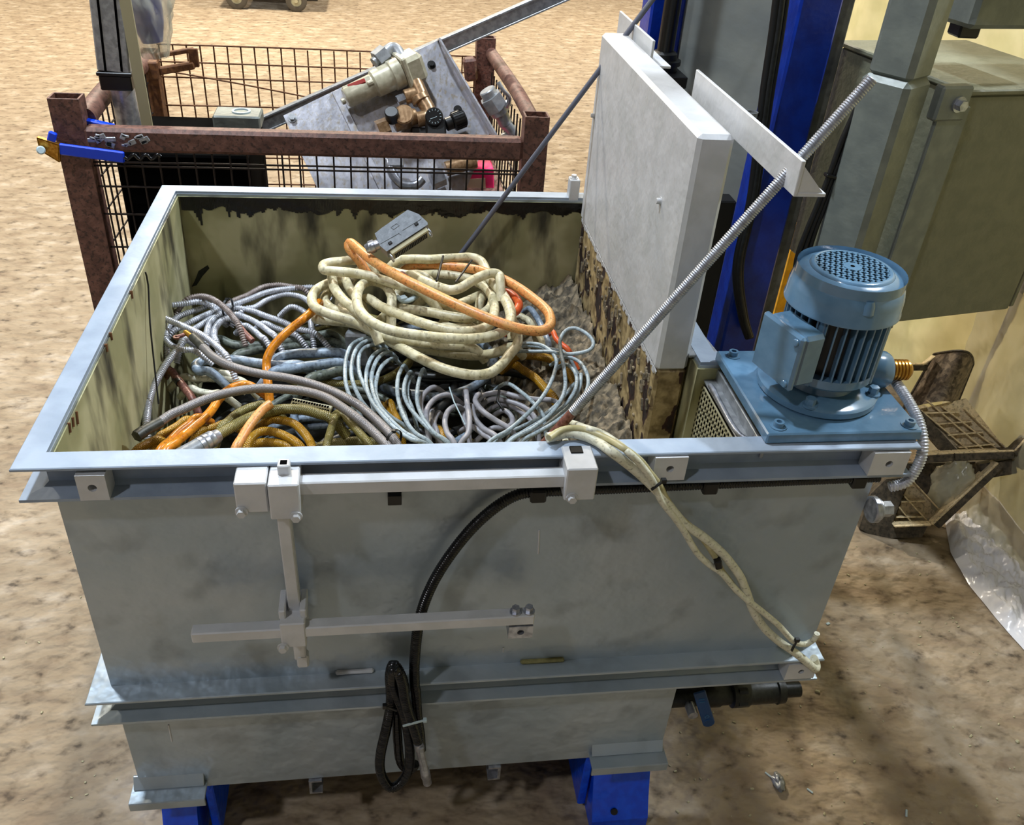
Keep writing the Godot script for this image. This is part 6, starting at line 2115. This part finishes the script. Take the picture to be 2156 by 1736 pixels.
	var cf := func(u: float, v: float) -> Vector3:
		var z := lerpf(-1.35, 0.25, u)
		var y := lerpf(FLOOR + 0.01, -0.36, v)
		return Vector3(2.50 - 0.04 * (z + 0.8) + 0.05 * no.get_noise_2d(z * 0.5, y * 0.15 + 5.0) + 0.02 * no.get_noise_2d(z * 1.6, y * 0.8), y + (0.06 * no.get_noise_1d(z * 0.6) if v > 0.9 else 0.0), z)
	m.grid(70, 30, cf)
	solo("hanging_film", "clear plastic film hanging before the lower cream curtain", "film", m, M.wrap)
	# ---- crumpled sheet behind the column
	m = MB.new()
	var hc := onY(1648, 640, FLOOR + 0.15)
	hc.y = FLOOR
	var hf := func(u: float, v: float) -> Vector3:
		var th := v * PI * 0.5
		var ph := u * TAU
		var d := Vector3(sin(th) * cos(ph), cos(th), -sin(th) * sin(ph))
		var r := 1.0 + 0.5 * absf(no.get_noise_3dv(d * 0.5)) + 0.3 * absf(no.get_noise_3dv(d * 1.2 + Vector3(3, 3, 3)))
		return hc + Vector3(-0.12, 0, 0) + Vector3(d.x * 0.27, d.y * 0.50, d.z * 0.30) * r
	m.grid(80, 40, hf)
	solo("crumpled_sheet", "heap of crumpled cream sheeting behind the blue column", "sheet", m, M.cloth)

func far_cart():
	var t := thing("trolley", "low trolley on spoked wheels far back on the open floor", "trolley")
	var m := MB.new()
	var z := -8.95
	m.box(Vector3(-0.55, FLOOR + 0.38, z - 0.32), Vector3(1.0, 0.06, 0.75), Basis(), 0.01)
	part(t, "deck", m, M.cart_wood)
	for w in [[-0.29, z, 0.105], [-0.88, z, 0.105], [-0.18, z - 0.62, 0.09], [-0.88, z - 0.62, 0.09]]:
		var c := Vector3(w[0], FLOOR + w[2], w[1])
		m = MB.new()
		m.lathe([[0.055, -0.022], [0.085, -0.025], [0.105, -0.018], [0.107, 0.0], [0.105, 0.018], [0.085, 0.025], [0.055, 0.022], [0.055, -0.022]], c, Basis(Vector3.RIGHT, PI / 2) , 24)
		var wh := part(t, "wheel", m, M.tyre)
		m = MB.new()
		m.lathe([[0.0, -0.018], [0.056, -0.012], [0.056, 0.012], [0.0, 0.018]], c, Basis(Vector3.RIGHT, PI / 2), 20)
		m.cyl(c + Vector3(0, 0, -0.04), c + Vector3(0, 0, 0.04), 0.018, 10)
		part(wh, "hub", m, M.bone)
		m = MB.new()
		m.box(c + Vector3(0, 0.15, 0.035), Vector3(0.05, 0.26, 0.006), Basis(), 0.001)
		m.box(c + Vector3(0, 0.15, -0.035), Vector3(0.05, 0.26, 0.006), Basis(), 0.001)
		part(t, "fork", m, M.steel)

func debris():
	var m := MB.new()
	var r3 := RandomNumberGenerator.new()
	r3.seed = 4
	for k in 420:
		var right := k % 3 != 0
		var p := Vector3(r3.randf_range(1.15, 2.3), FLOOR, r3.randf_range(-0.9, 0.35)) if right else Vector3(r3.randf_range(-1.3, -0.05), FLOOR, r3.randf_range(-1.6, 0.5))
		var s := r3.randf_range(0.0015, 0.0055) * (1.0 if r3.randf() < 0.93 else 1.8)
		m.box(p + Vector3(0, s * 0.3, 0), Vector3(s * r3.randf_range(0.8, 2.2), s * 0.8, s), Basis(Vector3.UP, r3.randf() * TAU) * Basis(Vector3.RIGHT, r3.randf_range(-0.3, 0.3)), s * 0.25)
	var o := solo("floor_grit", "fine stone chips and grit strewn on the floor", "grit", m, M.bone)
	o.set_meta("kind", "stuff")
	m = MB.new()
	var no := FastNoiseLite.new()
	no.seed = 44
	no.frequency = 1.0
	var c := onY(1637, 1650, FLOOR)
	var f := func(u: float, v: float) -> Vector3:
		var th := v * PI
		var ph := u * TAU
		var d := Vector3(sin(th) * cos(ph), cos(th), -sin(th) * sin(ph))
		return c + Vector3(0, 0.010, 0) + d * Vector3(0.014, 0.012, 0.024) * (1.0 + 0.7 * no.get_noise_3dv(d * 2.5))
	m.grid(16, 10, f)
	solo("foil_scrap", "small crumpled foil scrap on the stained floor by the blue foot", "scrap", m, M.steel)
	var g := thing("floor_chip", "tiny pale plastic chip on the stained floor", "chip", "pale chips on the floor")
	for k in 1:
		m = MB.new()
		m.box(onY(1743, 1313, FLOOR) + Vector3(0, 0.002, 0), Vector3(0.012, 0.003, 0.008), Basis(Vector3.UP, 0.4), 0.001)
		part(g, "flake", m, M.tie_white)
	for q in [[1617, 1631, 0.018], [1908, 1712, 0.02], [1705, 1665, 0.016]]:
		m = MB.new()
		m.box(onY(q[0], q[1], FLOOR) + Vector3(0, 0.002, 0), Vector3(q[2], 0.003, 0.005), Basis(Vector3.UP, q[0]), 0.001)
		solo("floor_chip", "tiny pale plastic chip on the stained floor", "chip", m, M.tie_white, "pale chips on the floor")
